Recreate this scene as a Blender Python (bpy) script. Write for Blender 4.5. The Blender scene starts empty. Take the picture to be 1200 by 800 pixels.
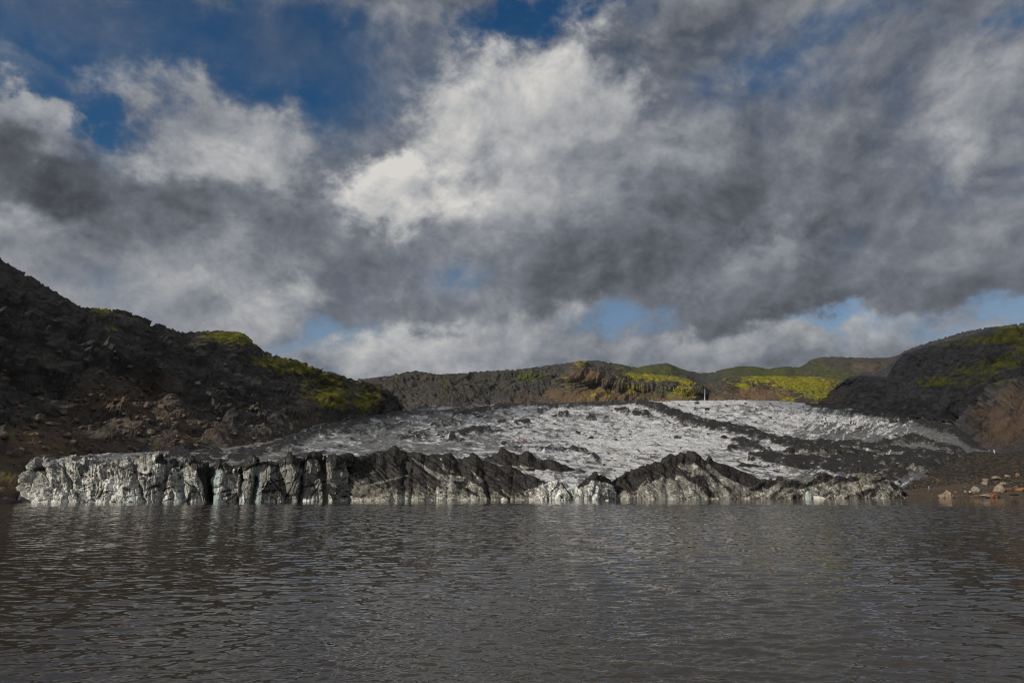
import bpy, math, random
import numpy as np
from mathutils import Vector

random.seed(7)
RNG = np.random.default_rng(11)
scene = bpy.context.scene
COL = scene.collection

# ------------------------------------------------------------------ camera
W, H, F = 1200.0, 800.0, 800.0          # picture grid the survey points were read on, 24 mm lens
HY, CAMH = 572.0, 2.7                   # horizon row, eye height above the water
TH = math.atan((HY - H / 2) / F)
CT, ST = math.cos(TH), math.sin(TH)


def P(px, py, Y):
    """survey: bearing px, elevation py, distance Y -> world point (arrays welcome)"""
    px, py, Y = (np.asarray(a, dtype=np.float64) for a in (px, py, Y))
    xc, yc = (px - W / 2) / F, (H / 2 - py) / F
    t = Y / (CT - yc * ST)
    return np.stack([t * xc, Y * np.ones_like(t), CAMH + t * (ST + yc * CT)], axis=-1)


def PR(p):
    """world point -> bearing, elevation in survey units"""
    x, y, z = p[..., 0], p[..., 1], p[..., 2] - CAMH
    d = y * CT + z * ST
    u = -y * ST + z * CT
    return W / 2 + F * x / d, H / 2 - F * u / d


cam_d = bpy.data.cameras.new('camera')
cam_d.sensor_width = 36.0
cam_d.lens = 24.0
cam_d.clip_start = 0.1
cam_d.clip_end = 30000
cam = bpy.data.objects.new('camera', cam_d)
COL.objects.link(cam)
cam.location = (0, 0, CAMH)
cam.rotation_euler = (math.pi / 2 + TH, 0, 0)
scene.camera = cam

# ------------------------------------------------------------------ noise
_perm = RNG.permutation(256).astype(np.int32)
_perm = np.concatenate([_perm, _perm, _perm])
_g3 = RNG.normal(size=(256, 3)).astype(np.float32)
_g3 /= np.linalg.norm(_g3, axis=1, keepdims=True)


def pn(x, y, z=0.0):
    x = np.asarray(x, dtype=np.float32)
    y = np.asarray(y, dtype=np.float32) + np.zeros_like(x)
    z = np.asarray(z, dtype=np.float32) + np.zeros_like(x)
    xi, yi, zi = (np.floor(a) for a in (x, y, z))
    xf, yf, zf = x - xi, y - yi, z - zi
    xi, yi, zi = (a.astype(np.int32) & 255 for a in (xi, yi, zi))
    u, v, w = (a * a * a * (a * (a * 6 - 15) + 10) for a in (xf, yf, zf))

    def g(dx, dy, dz):
        h = _perm[_perm[_perm[xi + dx] + yi + dy] + zi + dz]
        gr = _g3[h]
        return gr[..., 0] * (xf - dx) + gr[..., 1] * (yf - dy) + gr[..., 2] * (zf - dz)
    x00 = g(0, 0, 0); x00 += u * (g(1, 0, 0) - x00)
    x10 = g(0, 1, 0); x10 += u * (g(1, 1, 0) - x10)
    x01 = g(0, 0, 1); x01 += u * (g(1, 0, 1) - x01)
    x11 = g(0, 1, 1); x11 += u * (g(1, 1, 1) - x11)
    a = x00 + v * (x10 - x00)
    b = x01 + v * (x11 - x01)
    return (a + w * (b - a)) * 1.5


def fbm(x, y, z=0.0, o=5, g=0.5, l=2.03):
    s, a, n = 0.0, 1.0, 0.0
    for i in range(o):
        s = s + a * pn(x * l ** i + 13.7 * i, y * l ** i + 5.1 * i, (z * l ** i if not np.isscalar(z) else z + 3.3 * i))
        n += a
        a *= g
    return s / n


def ridged(x, y, z=0.0, o=5, g=0.5, l=2.03):
    s, a, n = 0.0, 1.0, 0.0
    for i in range(o):
        s = s + a * (1 - 2 * np.abs(pn(x * l ** i + 9.1 * i, y * l ** i + 2.7 * i, (z * l ** i if not np.isscalar(z) else z + 1.9 * i))))
        n += a
        a *= g
    return s / n


def facet(x, y, z, seed=0, tilt=0.8):
    """broken-rock relief: every cell of a jittered lattice is one tilted plane"""
    x, y, z = (np.asarray(a, dtype=np.float32) for a in (x, y, z))
    xi, yi, zi = (np.floor(a).astype(np.int32) for a in (x, y, z))
    best = np.full(x.shape, 1e9, np.float32)
    out = np.zeros(x.shape, np.float32)
    for dx in (-1, 0, 1):
        for dy in (-1, 0, 1):
            for dz in (-1, 0, 1):
                h = _perm[_perm[_perm[(xi + dx + seed) & 255] + ((yi + dy) & 255)] + ((zi + dz) & 255)]
                j = _g3[h] * 0.42 + 0.5
                px_, py_, pz_ = x - xi - dx - j[..., 0], y - yi - dy - j[..., 1], z - zi - dz - j[..., 2]
                d = px_ * px_ + py_ * py_ + pz_ * pz_
                t = _g3[_perm[h + 7]]
                v = 0.45 * _g3[_perm[h + 19], 0] + tilt * (t[..., 0] * px_ + t[..., 1] * py_ + t[..., 2] * pz_)
                m = d < best
                best = np.where(m, d, best); out = np.where(m, v, out)
    return out


def ss(a, b, x):
    t = np.clip((x - a) / (b - a), 0, 1)
    return t * t * (3 - 2 * t)


# ------------------------------------------------------------------ mesh helpers
def tag(o, label=None, cat=None, group=None, kind=None):
    if label: o['label'] = label
    if cat: o['category'] = cat
    if group: o['group'] = group
    if kind: o['kind'] = kind
    return o


def link(name, me, mat, parent=None, smooth=True):
    o = bpy.data.objects.new(name, me)
    COL.objects.link(o)
    if mat: me.materials.append(mat)
    if parent: o.parent = parent
    if smooth:
        me.polygons.foreach_set('use_smooth', np.ones(len(me.polygons), dtype=bool))
    return o


def grid_mesh(name, G, attrs=None):
    nv, nu = G.shape[:2]
    me = bpy.data.meshes.new(name)
    me.vertices.add(nu * nv)
    me.vertices.foreach_set('co', G.reshape(-1).astype(np.float32))
    i = np.arange(nu * nv).reshape(nv, nu)
    q = np.stack([i[:-1, :-1], i[:-1, 1:], i[1:, 1:], i[1:, :-1]], -1).reshape(-1, 4)
    n = len(q)
    me.loops.add(n * 4)
    me.loops.foreach_set('vertex_index', q.reshape(-1).astype(np.int32))
    me.polygons.add(n)
    me.polygons.foreach_set('loop_start', np.arange(0, n * 4, 4, dtype=np.int32))
    me.polygons.foreach_set('loop_total', np.full(n, 4, dtype=np.int32))
    for k, a in (attrs or {}).items():
        at = me.attributes.new(k, 'FLOAT', 'POINT')
        at.data.foreach_set('value', np.asarray(a, dtype=np.float32).reshape(-1))
    me.update(calc_edges=True)
    me.validate()
    return me


def cat1(t, k, pts):
    """Catmull-Rom through pts at knots k, evaluated at t"""
    k = np.asarray(k, float); pts = np.asarray(pts, float)
    i = np.clip(np.searchsorted(k, t, side='right') - 1, 0, len(k) - 2)
    h = k[i + 1] - k[i]
    s = ((t - k[i]) / h)
    sl = np.diff(pts, axis=0) / np.diff(k).reshape(-1, *([1] * (pts.ndim - 1)))
    m = np.concatenate([sl[:1], (sl[1:] + sl[:-1]) / 2, sl[-1:]])
    ex = (slice(None),) + (None,) * (pts.ndim - 1)
    s_, h_ = s[ex], h[ex]
    return ((2 * s_**3 - 3 * s_**2 + 1) * pts[i] + (s_**3 - 2 * s_**2 + s_) * h_ * m[i]
            + (-2 * s_**3 + 3 * s_**2) * pts[i + 1] + (s_**3 - s_**2) * h_ * m[i + 1])


def curve(c, nu, smooth=True):
    """c: survey points (px, py, Y), or (px, 'z', z, Y) for a known height; even in px"""
    px = np.array([p[0] for p in c], float)
    q = []
    for p in c:
        if p[1] == 'z':
            w = P(p[0], HY, p[3]); w[2] = p[2]
            # keep the bearing for that height
            d = w[1] * CT + (w[2] - CAMH) * ST
            w[0] = (p[0] - W / 2) / F * d
            q.append(w)
        else:
            q.append(P(*p))
    q = np.array(q)
    t = np.linspace(px[0], px[-1], nu)
    if smooth:
        return cat1(t, px, q)
    return np.stack([np.interp(t, px, q[:, j]) for j in range(3)], -1)


def loft(curves, vk, nu, nv, smooth_u=True, smooth_v=True):
    C = np.stack([curve(c, nu, smooth_u) for c in curves])
    v = np.linspace(0, 1, nv)
    if smooth_v:
        return cat1(v, vk, C), v
    return np.stack([np.stack([np.interp(v, vk, C[:, i, j]) for i in range(nu)], 1) for j in range(3)], -1), v


def normals(G):
    a = np.gradient(G, axis=1); b = np.gradient(G, axis=0)
    n = np.cross(a, b)
    n /= np.linalg.norm(n, axis=-1, keepdims=True) + 1e-9
    return n


# ------------------------------------------------------------------ material helpers
class NT:
    def __init__(self, mat):
        mat.use_nodes = True
        self.t = mat.node_tree
        self.t.nodes.clear()

    def n(self, typ, ins=None, **kw):
        nd = self.t.nodes.new(typ)
        for k, v in kw.items():
            setattr(nd, k, v)
        for k, v in (ins or {}).items():
            s = nd.inputs[k]
            if isinstance(v, bpy.types.NodeSocket):
                self.t.links.new(v, s)
            else:
                s.default_value = v
        return nd

    def m(self, op, a, b=0.0, c=0.0, clamp=False):
        nd = self.n('ShaderNodeMath', {0: a, 1: b, 2: c}, operation=op, use_clamp=clamp)
        return nd.outputs[0]

    def vm(self, op, a, b=(0, 0, 0)):
        nd = self.n('ShaderNodeVectorMath', {0: a, 1: b}, operation=op)
        return nd.outputs['Value' if op in ('LENGTH', 'DOT_PRODUCT', 'DISTANCE') else 'Vector']

    def noise(self, vec, scale, detail=6, rough=0.55, dist=0.0, out='Fac'):
        return self.n('ShaderNodeTexNoise', {'Vector': vec, 'Scale': scale, 'Detail': detail, 'Roughness': rough, 'Distortion': dist}).outputs[out]

    def mr(self, v, a, b, c=0.0, d=1.0, typ='SMOOTHSTEP'):
        return self.n('ShaderNodeMapRange', {0: v, 1: a, 2: b, 3: c, 4: d}, interpolation_type=typ).outputs[0]

    def mix(self, f, a, b):
        nd = self.n('ShaderNodeMix', None, data_type='RGBA')
        for s, v in ((nd.inputs[0], f), (nd.inputs[6], a), (nd.inputs[7], b)):
            if isinstance(v, bpy.types.NodeSocket):
                self.t.links.new(v, s)
            else:
                s.default_value = v if not isinstance(v, tuple) else (*v, 1)[:4]
        return nd.outputs[2]

    def attr(self, name):
        return self.n('ShaderNodeAttribute', attribute_name=name).outputs['Fac']

    def scalev(self, v, s):
        return self.vm('MULTIPLY', v, s)


def base_mat(name):
    m = bpy.data.materials.new(name)
    return m, NT(m)


def finish(t, color, rough, normal=None, spec=0.3):
    b = t.n('ShaderNodeBsdfPrincipled', {'Base Color': color, 'Roughness': rough, 'Specular IOR Level': spec})
    if normal is not None:
        t.t.links.new(normal, b.inputs['Normal'])
    o = t.n('ShaderNodeOutputMaterial')
    t.t.links.new(b.outputs[0], o.inputs[0])
    return b


def bump(t, h, dist, strength=1.0):
    return t.n('ShaderNodeBump', {'Height': h, 'Distance': dist, 'Strength': strength}).outputs[0]


def mat_rock(name, dark, light, brown, moss1, moss2, sc=1.0, brk=1.0):
    """layered basalt with brown weathering and moss; attributes brown, moss say where"""
    m, t = base_mat(name)
    pos = t.n('ShaderNodeNewGeometry').outputs['Position']
    n1 = t.noise(pos, 0.02 / sc, 8, 0.62)
    n2 = t.noise(t.scalev(pos, (1, 1, 3.0)), 0.09 / sc, 8, 0.65)
    n3 = t.noise(pos, 0.5 / sc, 6, 0.65)
    n4 = t.noise(pos, 0.06 / sc, 9, 0.68, 0.4)
    c = t.mix(t.mr(n2, 0.35, 0.7), dark, light)
    bf = t.m('ADD', t.attr('brown'), t.m('MULTIPLY', t.m('SUBTRACT', n1, 0.5), 1.3))
    c = t.mix(t.mr(bf, 0.2, 0.9), c, brown)
    sp = t.mr(n3, 0.56, 0.78)
    c = t.mix(t.m('MULTIPLY', sp, 0.5), c, tuple(min(1, x * 2.3) for x in light))
    dk = t.mr(n3, 0.30, 0.46, 1.0, 0.0)
    c = t.mix(t.m('MULTIPLY', dk, 0.55), c, tuple(x * 0.35 for x in dark))
    mf = t.m('ADD', t.attr('moss'), t.m('MULTIPLY', t.m('SUBTRACT', n4, 0.5), 2.0))
    mf = t.m('ADD', mf, t.m('MULTIPLY', t.m('SUBTRACT', n3, 0.5), 0.9 * brk))
    mf = t.m('ADD', mf, t.m('MULTIPLY', t.m('SUBTRACT', n2, 0.5), brk))
    mc = t.mix(t.mr(n2, 0.35, 0.65), moss1, moss2)
    c = t.mix(t.mr(mf, 0.36, 0.86), c, mc)
    hgt = t.m('ADD', t.m('MULTIPLY', n3, 0.6), n2)
    nb = bump(t, hgt, 1.6 * sc, 0.9)
    finish(t, c, 0.9, nb, 0.2)
    return m


def mat_ice(name, stretch=(1, 1, 0.45), white=(0.60, 0.60, 0.565), grey=(0.20, 0.195, 0.175), bdist=0.35, sc=1.0, dl=0.38, dh=0.66, lines=(0.5, 0.5, 0.9), speck=0.35, lines2=(1, 1, 0.22), linek=0.7):
    m, t = base_mat(name)
    pos = t.n('ShaderNodeNewGeometry').outputs['Position']
    ps = t.scalev(pos, stretch)
    n1 = t.noise(ps, 0.35 / sc, 8, 0.66, 0.6)
    n2 = t.noise(ps, 1.6 / sc, 6, 0.66)
    n3 = t.noise(pos, 0.10 / sc, 6, 0.6, 0.5)
    n5 = t.noise(t.scalev(pos, lines), 0.8 / sc, 4, 0.55, 0.8)
    ln = t.mr(t.m('ABSOLUTE', t.m('SUBTRACT', n5, 0.5)), 0.0, 0.035, 1.0, 0.0)
    n6 = t.noise(t.scalev(pos, (1, 0.8, 1)), 0.30 / sc, 9, 0.80)
    d = t.m('ADD', t.m('MULTIPLY', n1, 0.55), t.m('MULTIPLY', n2, 0.45))
    d = t.m('ADD', d, t.m('MULTIPLY', t.m('SUBTRACT', n6, 0.5), -speck * 1.6))
    n7 = t.noise(t.scalev(pos, lines2), 0.7 / sc, 5, 0.6, 0.9)
    ln2 = t.mr(t.m('ABSOLUTE', t.m('SUBTRACT', n7, 0.5)), 0.0, 0.022, 1.0, 0.0)
    d = t.m('ADD', d, t.m('MULTIPLY', ln, 0.22))
    d = t.m('ADD', d, t.m('MULTIPLY', t.attr('dirt'), 0.5))
    c = t.mix(t.mr(d, dl, dh), white, grey)
    c = t.mix(t.m('MULTIPLY', t.mr(n3, 0.5, 0.75), 0.45), c, (0.33, 0.29, 0.22))
    c = t.mix(t.m('MULTIPLY', t.mr(n6, 0.56, 0.66), speck), c, tuple(min(0.75, v * 1.25) for v in white))
    c = t.mix(t.m('MULTIPLY', t.mr(n6, 0.46, 0.37), speck), c, (0.035, 0.034, 0.033))
    c = t.mix(t.m('MULTIPLY', ln2, linek), c, (0.045, 0.042, 0.038))
    bl = t.m('ADD', t.attr('blue'), t.m('MULTIPLY', t.m('SUBTRACT', n3, 0.55), 0.8))
    c = t.mix(t.mr(bl, 0.15, 0.8, 0, 0.8), c, (0.24, 0.34, 0.335))
    af = t.m('ADD', t.attr('ash'), t.m('MULTIPLY', t.m('SUBTRACT', n1, 0.5), 1.7))
    af = t.m('ADD', af, t.m('MULTIPLY', t.m('SUBTRACT', n2, 0.5), 1.3))
    ac = t.mix(t.mr(n2, 0.35, 0.75), (0.008, 0.0075, 0.0075), (0.026, 0.023, 0.020))
    af = t.m('ADD', af, t.m('MULTIPLY', t.m('SUBTRACT', n6, 0.5), -1.1))
    c = t.mix(t.mr(af, 0.15, 0.45, 0.0, 0.55), c, (0.085, 0.08, 0.073))
    c = t.mix(t.mr(af, 0.40, 0.62), c, ac)
    h = t.m('ADD', n1, t.m('MULTIPLY', n2, 0.5))
    nb = bump(t, h, bdist * 2, 0.9)
    finish(t, c, 0.62, nb, 0.35)
    return m


def mat_simple(name, c1, c2, scale=3.0, rough=0.8, bd=0.05, spec=0.3):
    m, t = base_mat(name)
    pos = t.n('ShaderNodeTexCoord').outputs['Object']
    n = t.noise(pos, scale, 6, 0.62)
    c = t.mix(t.mr(n, 0.32, 0.7), c1, c2)
    finish(t, c, rough, bump(t, n, bd), spec)
    return m


# ------------------------------------------------------------------ light and sky
SUN = Vector((-0.68, -0.60, 0.40)).normalized()
sun_d = bpy.data.lights.new('sun', 'SUN')
sun_d.energy = 4.2
sun_d.angle = math.radians(0.6)
sun_d.color = (1.0, 0.90, 0.77)
sun = bpy.data.objects.new('sun', sun_d)
COL.objects.link(sun)
sun.rotation_euler = (-SUN).to_track_quat('-Z', 'Y').to_euler()
sun.location = (-300, -400, 300)

world = bpy.data.worlds.new('World')
scene.world = world
world.use_nodes = True
SKY_STRENGTH = 0.08


def azel(px, py):
    d = P(px, py, 1.0) - np.array([0, 0, CAMH])
    return math.atan2(d[0], d[1]), math.atan2(d[2], math.hypot(d[0], d[1]))


def build_sky():
    t = NT(world)
    t.t.nodes.clear()
    d = t.n('ShaderNodeTexCoord').outputs['Generated']
    sep = t.n('ShaderNodeSeparateXYZ', {0: d})
    x, y, z = sep.outputs
    az = t.m('ARCTAN2', x, y)
    el = t.m('ARCSINE', z)
    sky = t.n('ShaderNodeTexSky', sky_type='NISHITA', sun_disc=False)
    sky.sun_elevation = math.asin(SUN.z)
    sky.sun_rotation = math.atan2(SUN.x, SUN.y)
    sky.air_density = 1.0
    sky.dust_density = 0.4
    sky.ozone_density = 3.0
    skyc = t.n('ShaderNodeHueSaturation', {'Saturation': 1.3, 'Value': 0.80, 'Color': sky.outputs[0]}).outputs[0]
    skyc = t.mix(t.mr(z, 0.06, 0.44, 0.85, 0.0), skyc, tuple(c_ / SKY_STRENGTH for c_ in (0.25, 0.345, 0.47)))
    # wind-torn domain warp
    st = t.vm('MULTIPLY', d, (1, 1, 1.2))
    w1 = t.noise(st, 3.0, 5, 0.55, 0, 'Color')
    w2 = t.noise(st, 11.0, 6, 0.6, 0, 'Color')
    warp = t.vm('ADD', t.vm('MULTIPLY', t.vm('SUBTRACT', w1, (.5, .5, .5)), (0.16, 0.12, 0)),
                t.vm('MULTIPLY', t.vm('SUBTRACT', w2, (.5, .5, .5)), (0.13, 0.11, 0)))
    w3 = t.noise(st, 32.0, 5, 0.6, 0, 'Color')
    warp = t.vm('ADD', warp, t.vm('MULTIPLY', t.vm('SUBTRACT', w3, (.5, .5, .5)), (0.05, 0.045, 0)))
    ae = t.n('ShaderNodeCombineXYZ', {0: az, 1: el, 2: 0.0}).outputs[0]
    q = t.vm('ADD', ae, warp)

    def blobs(lst, start):
        acc = start
        for (px, py, rx, ry, rot, amp) in lst:
            a, e = azel(px, py)
            a2, _ = azel(px + rx, py)
            _, e2 = azel(px, py - ry)
            mp = t.n('ShaderNodeMapping', {'Vector': q, 'Location': (a, e, 0), 'Rotation': (0, 0, math.radians(rot)),
                                           'Scale': (abs(a2 - a), abs(e2 - e), 1)}, vector_type='TEXTURE').outputs[0]
            g = t.n('ShaderNodeTexGradient', {0: mp}, gradient_type='SPHERICAL').outputs['Fac']
            g = t.mr(g, 0.0, 0.85)
            acc = t.m('MULTIPLY_ADD', g, amp, acc)
        return acc

    f1 = t.noise(st, 4.5, 9, 0.60, 0.25)
    f1b = t.noise(t.vm('ADD', st, (-0.030, 0.0, 0.040)), 4.5, 9, 0.60, 0.25)
    f2 = t.noise(t.vm('ADD', st, (3.1, 7.7, 1.9)), 13.0, 8, 0.62, 0.3)
    f2b = t.noise(t.vm('ADD', st, (3.1 - 0.012, 7.7, 1.9 + 0.016)), 13.0, 8, 0.62, 0.3)
    f3 = t.noise(t.vm('ADD', st, (9.1, 1.7, 5.9)), 2.2, 4, 0.5, 0.2)
    f4 = t.noise(t.vm('ADD', st, (5.1, 2.7, 8.9)), 34.0, 6, 0.62, 0.4)

    def cen(v, k):
        return t.m('MULTIPLY', t.m('SUBTRACT', v, 0.5), k)
    # billowing relief lit from the upper left, shared by all layers
    rel = t.m('ADD', t.m('MULTIPLY', t.m('SUBTRACT', f1, f1b), 0.50), t.m('MULTIPLY', t.m('SUBTRACT', f2, f2b), 0.25))
    rel = t.m('ADD', rel, t.m('ADD', cen(f2, 0.10), t.m('ADD', cen(f4, 0.055), cen(f1, 0.06))))
    edge = t.m('ADD', t.m('ADD', cen(f1, 0.75), cen(f2, 0.55)), cen(f4, 0.25))

    lumn = []

    def tint(l):
        rampn = t.n('ShaderNodeValToRGB', {0: l})
        r = rampn.color_ramp
        pts = [(0.15, (36, 38, 43)), (0.25, (61, 64, 69)), (0.36, (87, 91, 98)), (0.46, (112, 117, 126)), (0.56, (143, 146, 151)), (0.66, (174, 175, 177)), (0.80, (214, 211, 206))]
        lin = lambda c: tuple(((v / 255 + 0.055) / 1.055) ** 2.4 for v in c) + (1,)
        r.elements[0].position, r.elements[0].color = pts[0][0], lin(pts[0][1])
        r.elements[1].position, r.elements[1].color = pts[-1][0], lin(pts[-1][1])
        for p, c in pts[1:-1]:
            e = r.elements.new(p); e.color = lin(c)
        return rampn.outputs[0]
    # broken stratocumulus deck: holes are negative
    cov = blobs([
        (150, 70, 380, 150, 0, -0.95), (340, 50, 160, 110, 0, -0.40), (60, 15, 160, 70, 0, 0.22),
        (640, 18, 170, 46, 5, -0.75), (460, 80, 190, 130, 0, -0.42), (900, 88, 140, 65, 0, -0.40), (990, 15, 120, 60, 0, -0.40),
        (1180, 25, 90, 60, 0, -0.42), (40, 130, 170, 40, -5, -0.30),
        (545, 335, 70, 40, 20, -0.55), (372, 404, 110, 34, 10, -0.70), (712, 384, 150, 26, 4, -0.62), (1172, 360, 90, 36, 0, -0.70), (130, 262, 200, 60, 0, 0.5),
        (960, 392, 230, 22, 0, -0.60), (1090, 405, 160, 22, 0, -0.55)], 0.86)
    cov = t.m('ADD', cov, t.m('ADD', cen(f1, 1.5), t.m('ADD', cen(f2, 0.55), cen(f4, 0.22))))
    alpha = t.mr(cov, 0.02, 0.86)
    lum = blobs([(850, 40, 300, 120, 0, -0.03), (900, 220, 300, 160, 0, -0.05), (150, 320, 300, 110, 0, 0.09), (460, 60, 130, 140, 0, -0.02), (1000, 400, 300, 30, 0, 0.10), (500, 420, 220, 40, 0, 0.12)], 0.475)
    lum = t.m('ADD', t.m('ADD', lum, rel), cen(f3, 0.16))
    lum = t.m('ADD', lum, t.mr(y, 0.15, -0.5, 0.0, 0.22))      # unseen clouds behind the viewer, brightened to add fill light
    lum = t.m('ADD', lum, t.mr(z, 0.72, 0.95, 0.0, 0.12))  # sky overhead, out of frame, brightened for fill as well
    alpha_tot, lum_tot = alpha, lum

    # single cloud heads and bases: bearing, size, tilt, brightness head / base, opacity, edge start, softness
    for (px, py, rx, ry, rot, lt, lb, op, e0, sf) in [
        (50, 148, 170, 30, -4, 152, 130, .8, .10, .45),
        (255, 168, 165, 112, -8, 144, 132, .95, .18, .24),
        (235, 195, 110, 60, 0, 172, 140, .8, .05, .60),
        (470, 110, 130, 190, 0, 112, 100, .30, .10, .60),
        (635, 190, 205, 220, 4, 172, 110, .97, .12, .24),
        (615, 140, 140, 140, 0, 182, 158, .8, .05, .60),
        (600, 215, 150, 90, 0, 178, 152, .8, .05, .60),
        (700, 175, 120, 140, 0, 148, 106, .65, .03, .65),
        (600, 262, 190, 80, 0, 150, 122, .7, .03, .65),
        (90, 25, 210, 80, 5, 96, 88, .32, .02, .70),
        (330, 60, 120, 90, 0, 104, 100, .30, .05, .70),
        (400, 300, 230, 70, -8, 122, 112, .7, .03, .65),
        (478, 226, 105, 62, 6, 214, 168, .95, .06, .32),
        (45, 203, 170, 56, 2, 72, 86, .92, .08, .50),
        (235, 226, 140, 36, 0, 84, 92, .8, .06, .60),
        (345, 270, 150, 50, -20, 102, 106, .6, .05, .65),
        (75, 282, 110, 44, 0, 165, 135, .8, .05, .60),
        (215, 315, 210, 80, -6, 148, 122, .8, .05, .60),
        (690, 322, 160, 56, -4, 98, 76, .85, .05, .60),
        (470, 352, 130, 55, -10, 108, 98, .65, .05, .65),
        (335, 372, 82, 54, 0, 160, 130, .9, .06, .45),
        (900, 225, 320, 190, 0, 112, 98, .75, .03, .75),
        (1040, 315, 190, 90, 0, 104, 92, .65, .05, .65),
        (850, 205, 70, 40, 0, 124, 100, .7, .05, .60),
        (915, 318, 105, 66, 10, 136, 80, .9, .08, .40),
        (818, 356, 70, 40, 0, 126, 84, .85, .08, .45),
        (1160, 150, 150, 110, 0, 146, 112, .85, .08, .45),
        (1125, 185, 90, 50, 30, 172, 140, .55, .05, .60),
        (1185, 285, 90, 80, 0, 126, 100, .8, .08, .50),
        (950, 362, 280, 34, 0, 92, 78, .8, .06, .50),
        (905, 393, 56, 30, 0, 66, 62, .95, .08, .40),
        (470, 424, 170, 44, 0, 165, 142, .95, .08, .42),
        (620, 404, 120, 50, 8, 150, 128, .9, .08, .45),
        (800, 412, 200, 30, 0, 140, 128, .85, .06, .50),
        (1000, 414, 160, 22, 0, 145, 130, .7, .06, .50)]:
        a, e = azel(px, py)
        a2, _ = azel(px + rx, py)
        _, e2 = azel(px, py - ry)
        mp = t.n('ShaderNodeMapping', {'Vector': q, 'Location': (a, e, 0), 'Rotation': (0, 0, math.radians(rot)),
                                       'Scale': (abs(a2 - a), abs(e2 - e), 1)}, vector_type='TEXTURE').outputs[0]
        g = t.m('SUBTRACT', 1.0, t.vm('LENGTH', mp))
        lim = t.mr(g, -0.25, 0.1)
        al = t.m('MULTIPLY', t.m('MULTIPLY', t.mr(t.m('ADD', g, edge), e0 - 0.06, e0 + sf * 1.15 + 0.10), op), lim)
        ly = t.n('ShaderNodeSeparateXYZ', {0: mp}).outputs[1]
        l = t.m('ADD', t.mr(ly, -0.7, 0.7, (lb + 5) / 255, (lt + 5) / 255), rel)
        lum_tot = t.m('ADD', lum_tot, t.m('MULTIPLY', al, t.m('SUBTRACT', l, lum_tot)))
        alpha_tot = t.m('ADD', alpha_tot, t.m('MULTIPLY', al, t.m('SUBTRACT', 1.0, alpha_tot)))
    cl = t.vm('MULTIPLY', tint(lum_tot), (1 / SKY_STRENGTH,) * 3)
    col = t.mix(alpha_tot, skyc, cl)
    bg = t.n('ShaderNodeBackground', {'Color': col, 'Strength': SKY_STRENGTH})
    o = t.n('ShaderNodeOutputWorld')
    t.t.links.new(bg.outputs[0], o.inputs[0])


build_sky()

# ------------------------------------------------------------------ unseen clouds added above the frame to shade parts of the valley
def add_cloud(foot, alt, long_, cross, yaw, seed):
    nu, nv_ = 120, 60
    U, V_ = np.meshgrid(np.linspace(0, 2 * math.pi, nu), np.linspace(-math.pi / 2, math.pi / 2, nv_))
    d = np.stack([np.cos(V_) * np.cos(U), np.cos(V_) * np.sin(U), np.sin(V_)], -1)
    r_ = 1 + 0.38 * fbm(d[..., 0] * 1.6 + seed, d[..., 1] * 1.6, d[..., 2] * 1.6, o=5)
    g = d * r_[..., None] * np.array([long_, cross, 70.0])
    c_, s_ = math.cos(yaw), math.sin(yaw)
    k = (alt - foot[2]) / SUN.z
    g = np.stack([g[..., 0] * c_ - g[..., 1] * s_ + foot[0] + SUN.x * k, g[..., 0] * s_ + g[..., 1] * c_ + foot[1] + SUN.y * k, g[..., 2] + alt], -1)
    tag(link('shade_cloud', grid_mesh('shade_cloud', g), M_shade_cloud), kind='stuff')


M_shade_cloud, t = base_mat('shade_cloud_vapour')
mx = t.n('ShaderNodeMixShader', {0: 0.55})
t.t.links.new(t.n('ShaderNodeBsdfDiffuse', {'Color': (0.85, 0.85, 0.86, 1)}).outputs[0], mx.inputs[1])
t.t.links.new(t.n('ShaderNodeBsdfTransparent').outputs[0], mx.inputs[2])
t.t.links.new(mx.outputs[0], t.n('ShaderNodeOutputMaterial').inputs[0])
add_cloud((610, 990, 120), 950, 640, 205, math.atan2(.94, .33), 3.3)
add_cloud((-130, 860, 95), 960, 470, 150, math.radians(78), 8.1)

# ------------------------------------------------------------------ ground and water
M_ground = mat_simple('lake_bed_gravel', (0.03, 0.027, 0.022), (0.07, 0.06, 0.05), 0.4, 0.95)
gx = np.linspace(-4500, 4500, 60)
GX, GY = np.meshgrid(gx, gx)
gz = np.full_like(GX, -4.0) + 0.6 * fbm(GX / 900, GY / 900)
tag(link('ground', grid_mesh('ground', np.stack([GX, GY, gz], -1)), M_ground), kind='structure')


def mat_water():
    m, t = base_mat('silty_lake_water')
    pos = t.n('ShaderNodeNewGeometry').outputs['Position']
    calm = t.attr('calm')
    a = t.noise(t.scalev(pos, (1.0, 1.6, 1)), 1.1, 3, 0.55, 0, 'Color')
    b = t.noise(t.scalev(pos, (1.0, 1.5, 1)), 4.5, 3, 0.5, 0, 'Color')
    g = t.noise(t.scalev(pos, (0.6, 1.0, 1)), 0.05, 3, 0.5)
    v = t.vm('ADD', t.scalev(t.vm('SUBTRACT', a, (.5, .5, .5)), (0.16, 0.30, 0)),
             t.scalev(t.vm('SUBTRACT', b, (.5, .5, .5)), (0.07, 0.12, 0)))
    amp = t.m('MULTIPLY', calm, t.mr(g, 0.3, 0.7, 0.8, 1.15))
    v = t.n('ShaderNodeVectorMath', {0: v, 'Scale': amp}, operation='SCALE').outputs[0]
    nrm = t.vm('NORMALIZE', t.vm('ADD', t.n('ShaderNodeNewGeometry').outputs['Normal'], v))
    finish_b = finish(t, (0.040, 0.035, 0.029, 1), 0.03, nrm, 0.5)
    finish_b.inputs['IOR'].default_value = 1.333
    return m


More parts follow.
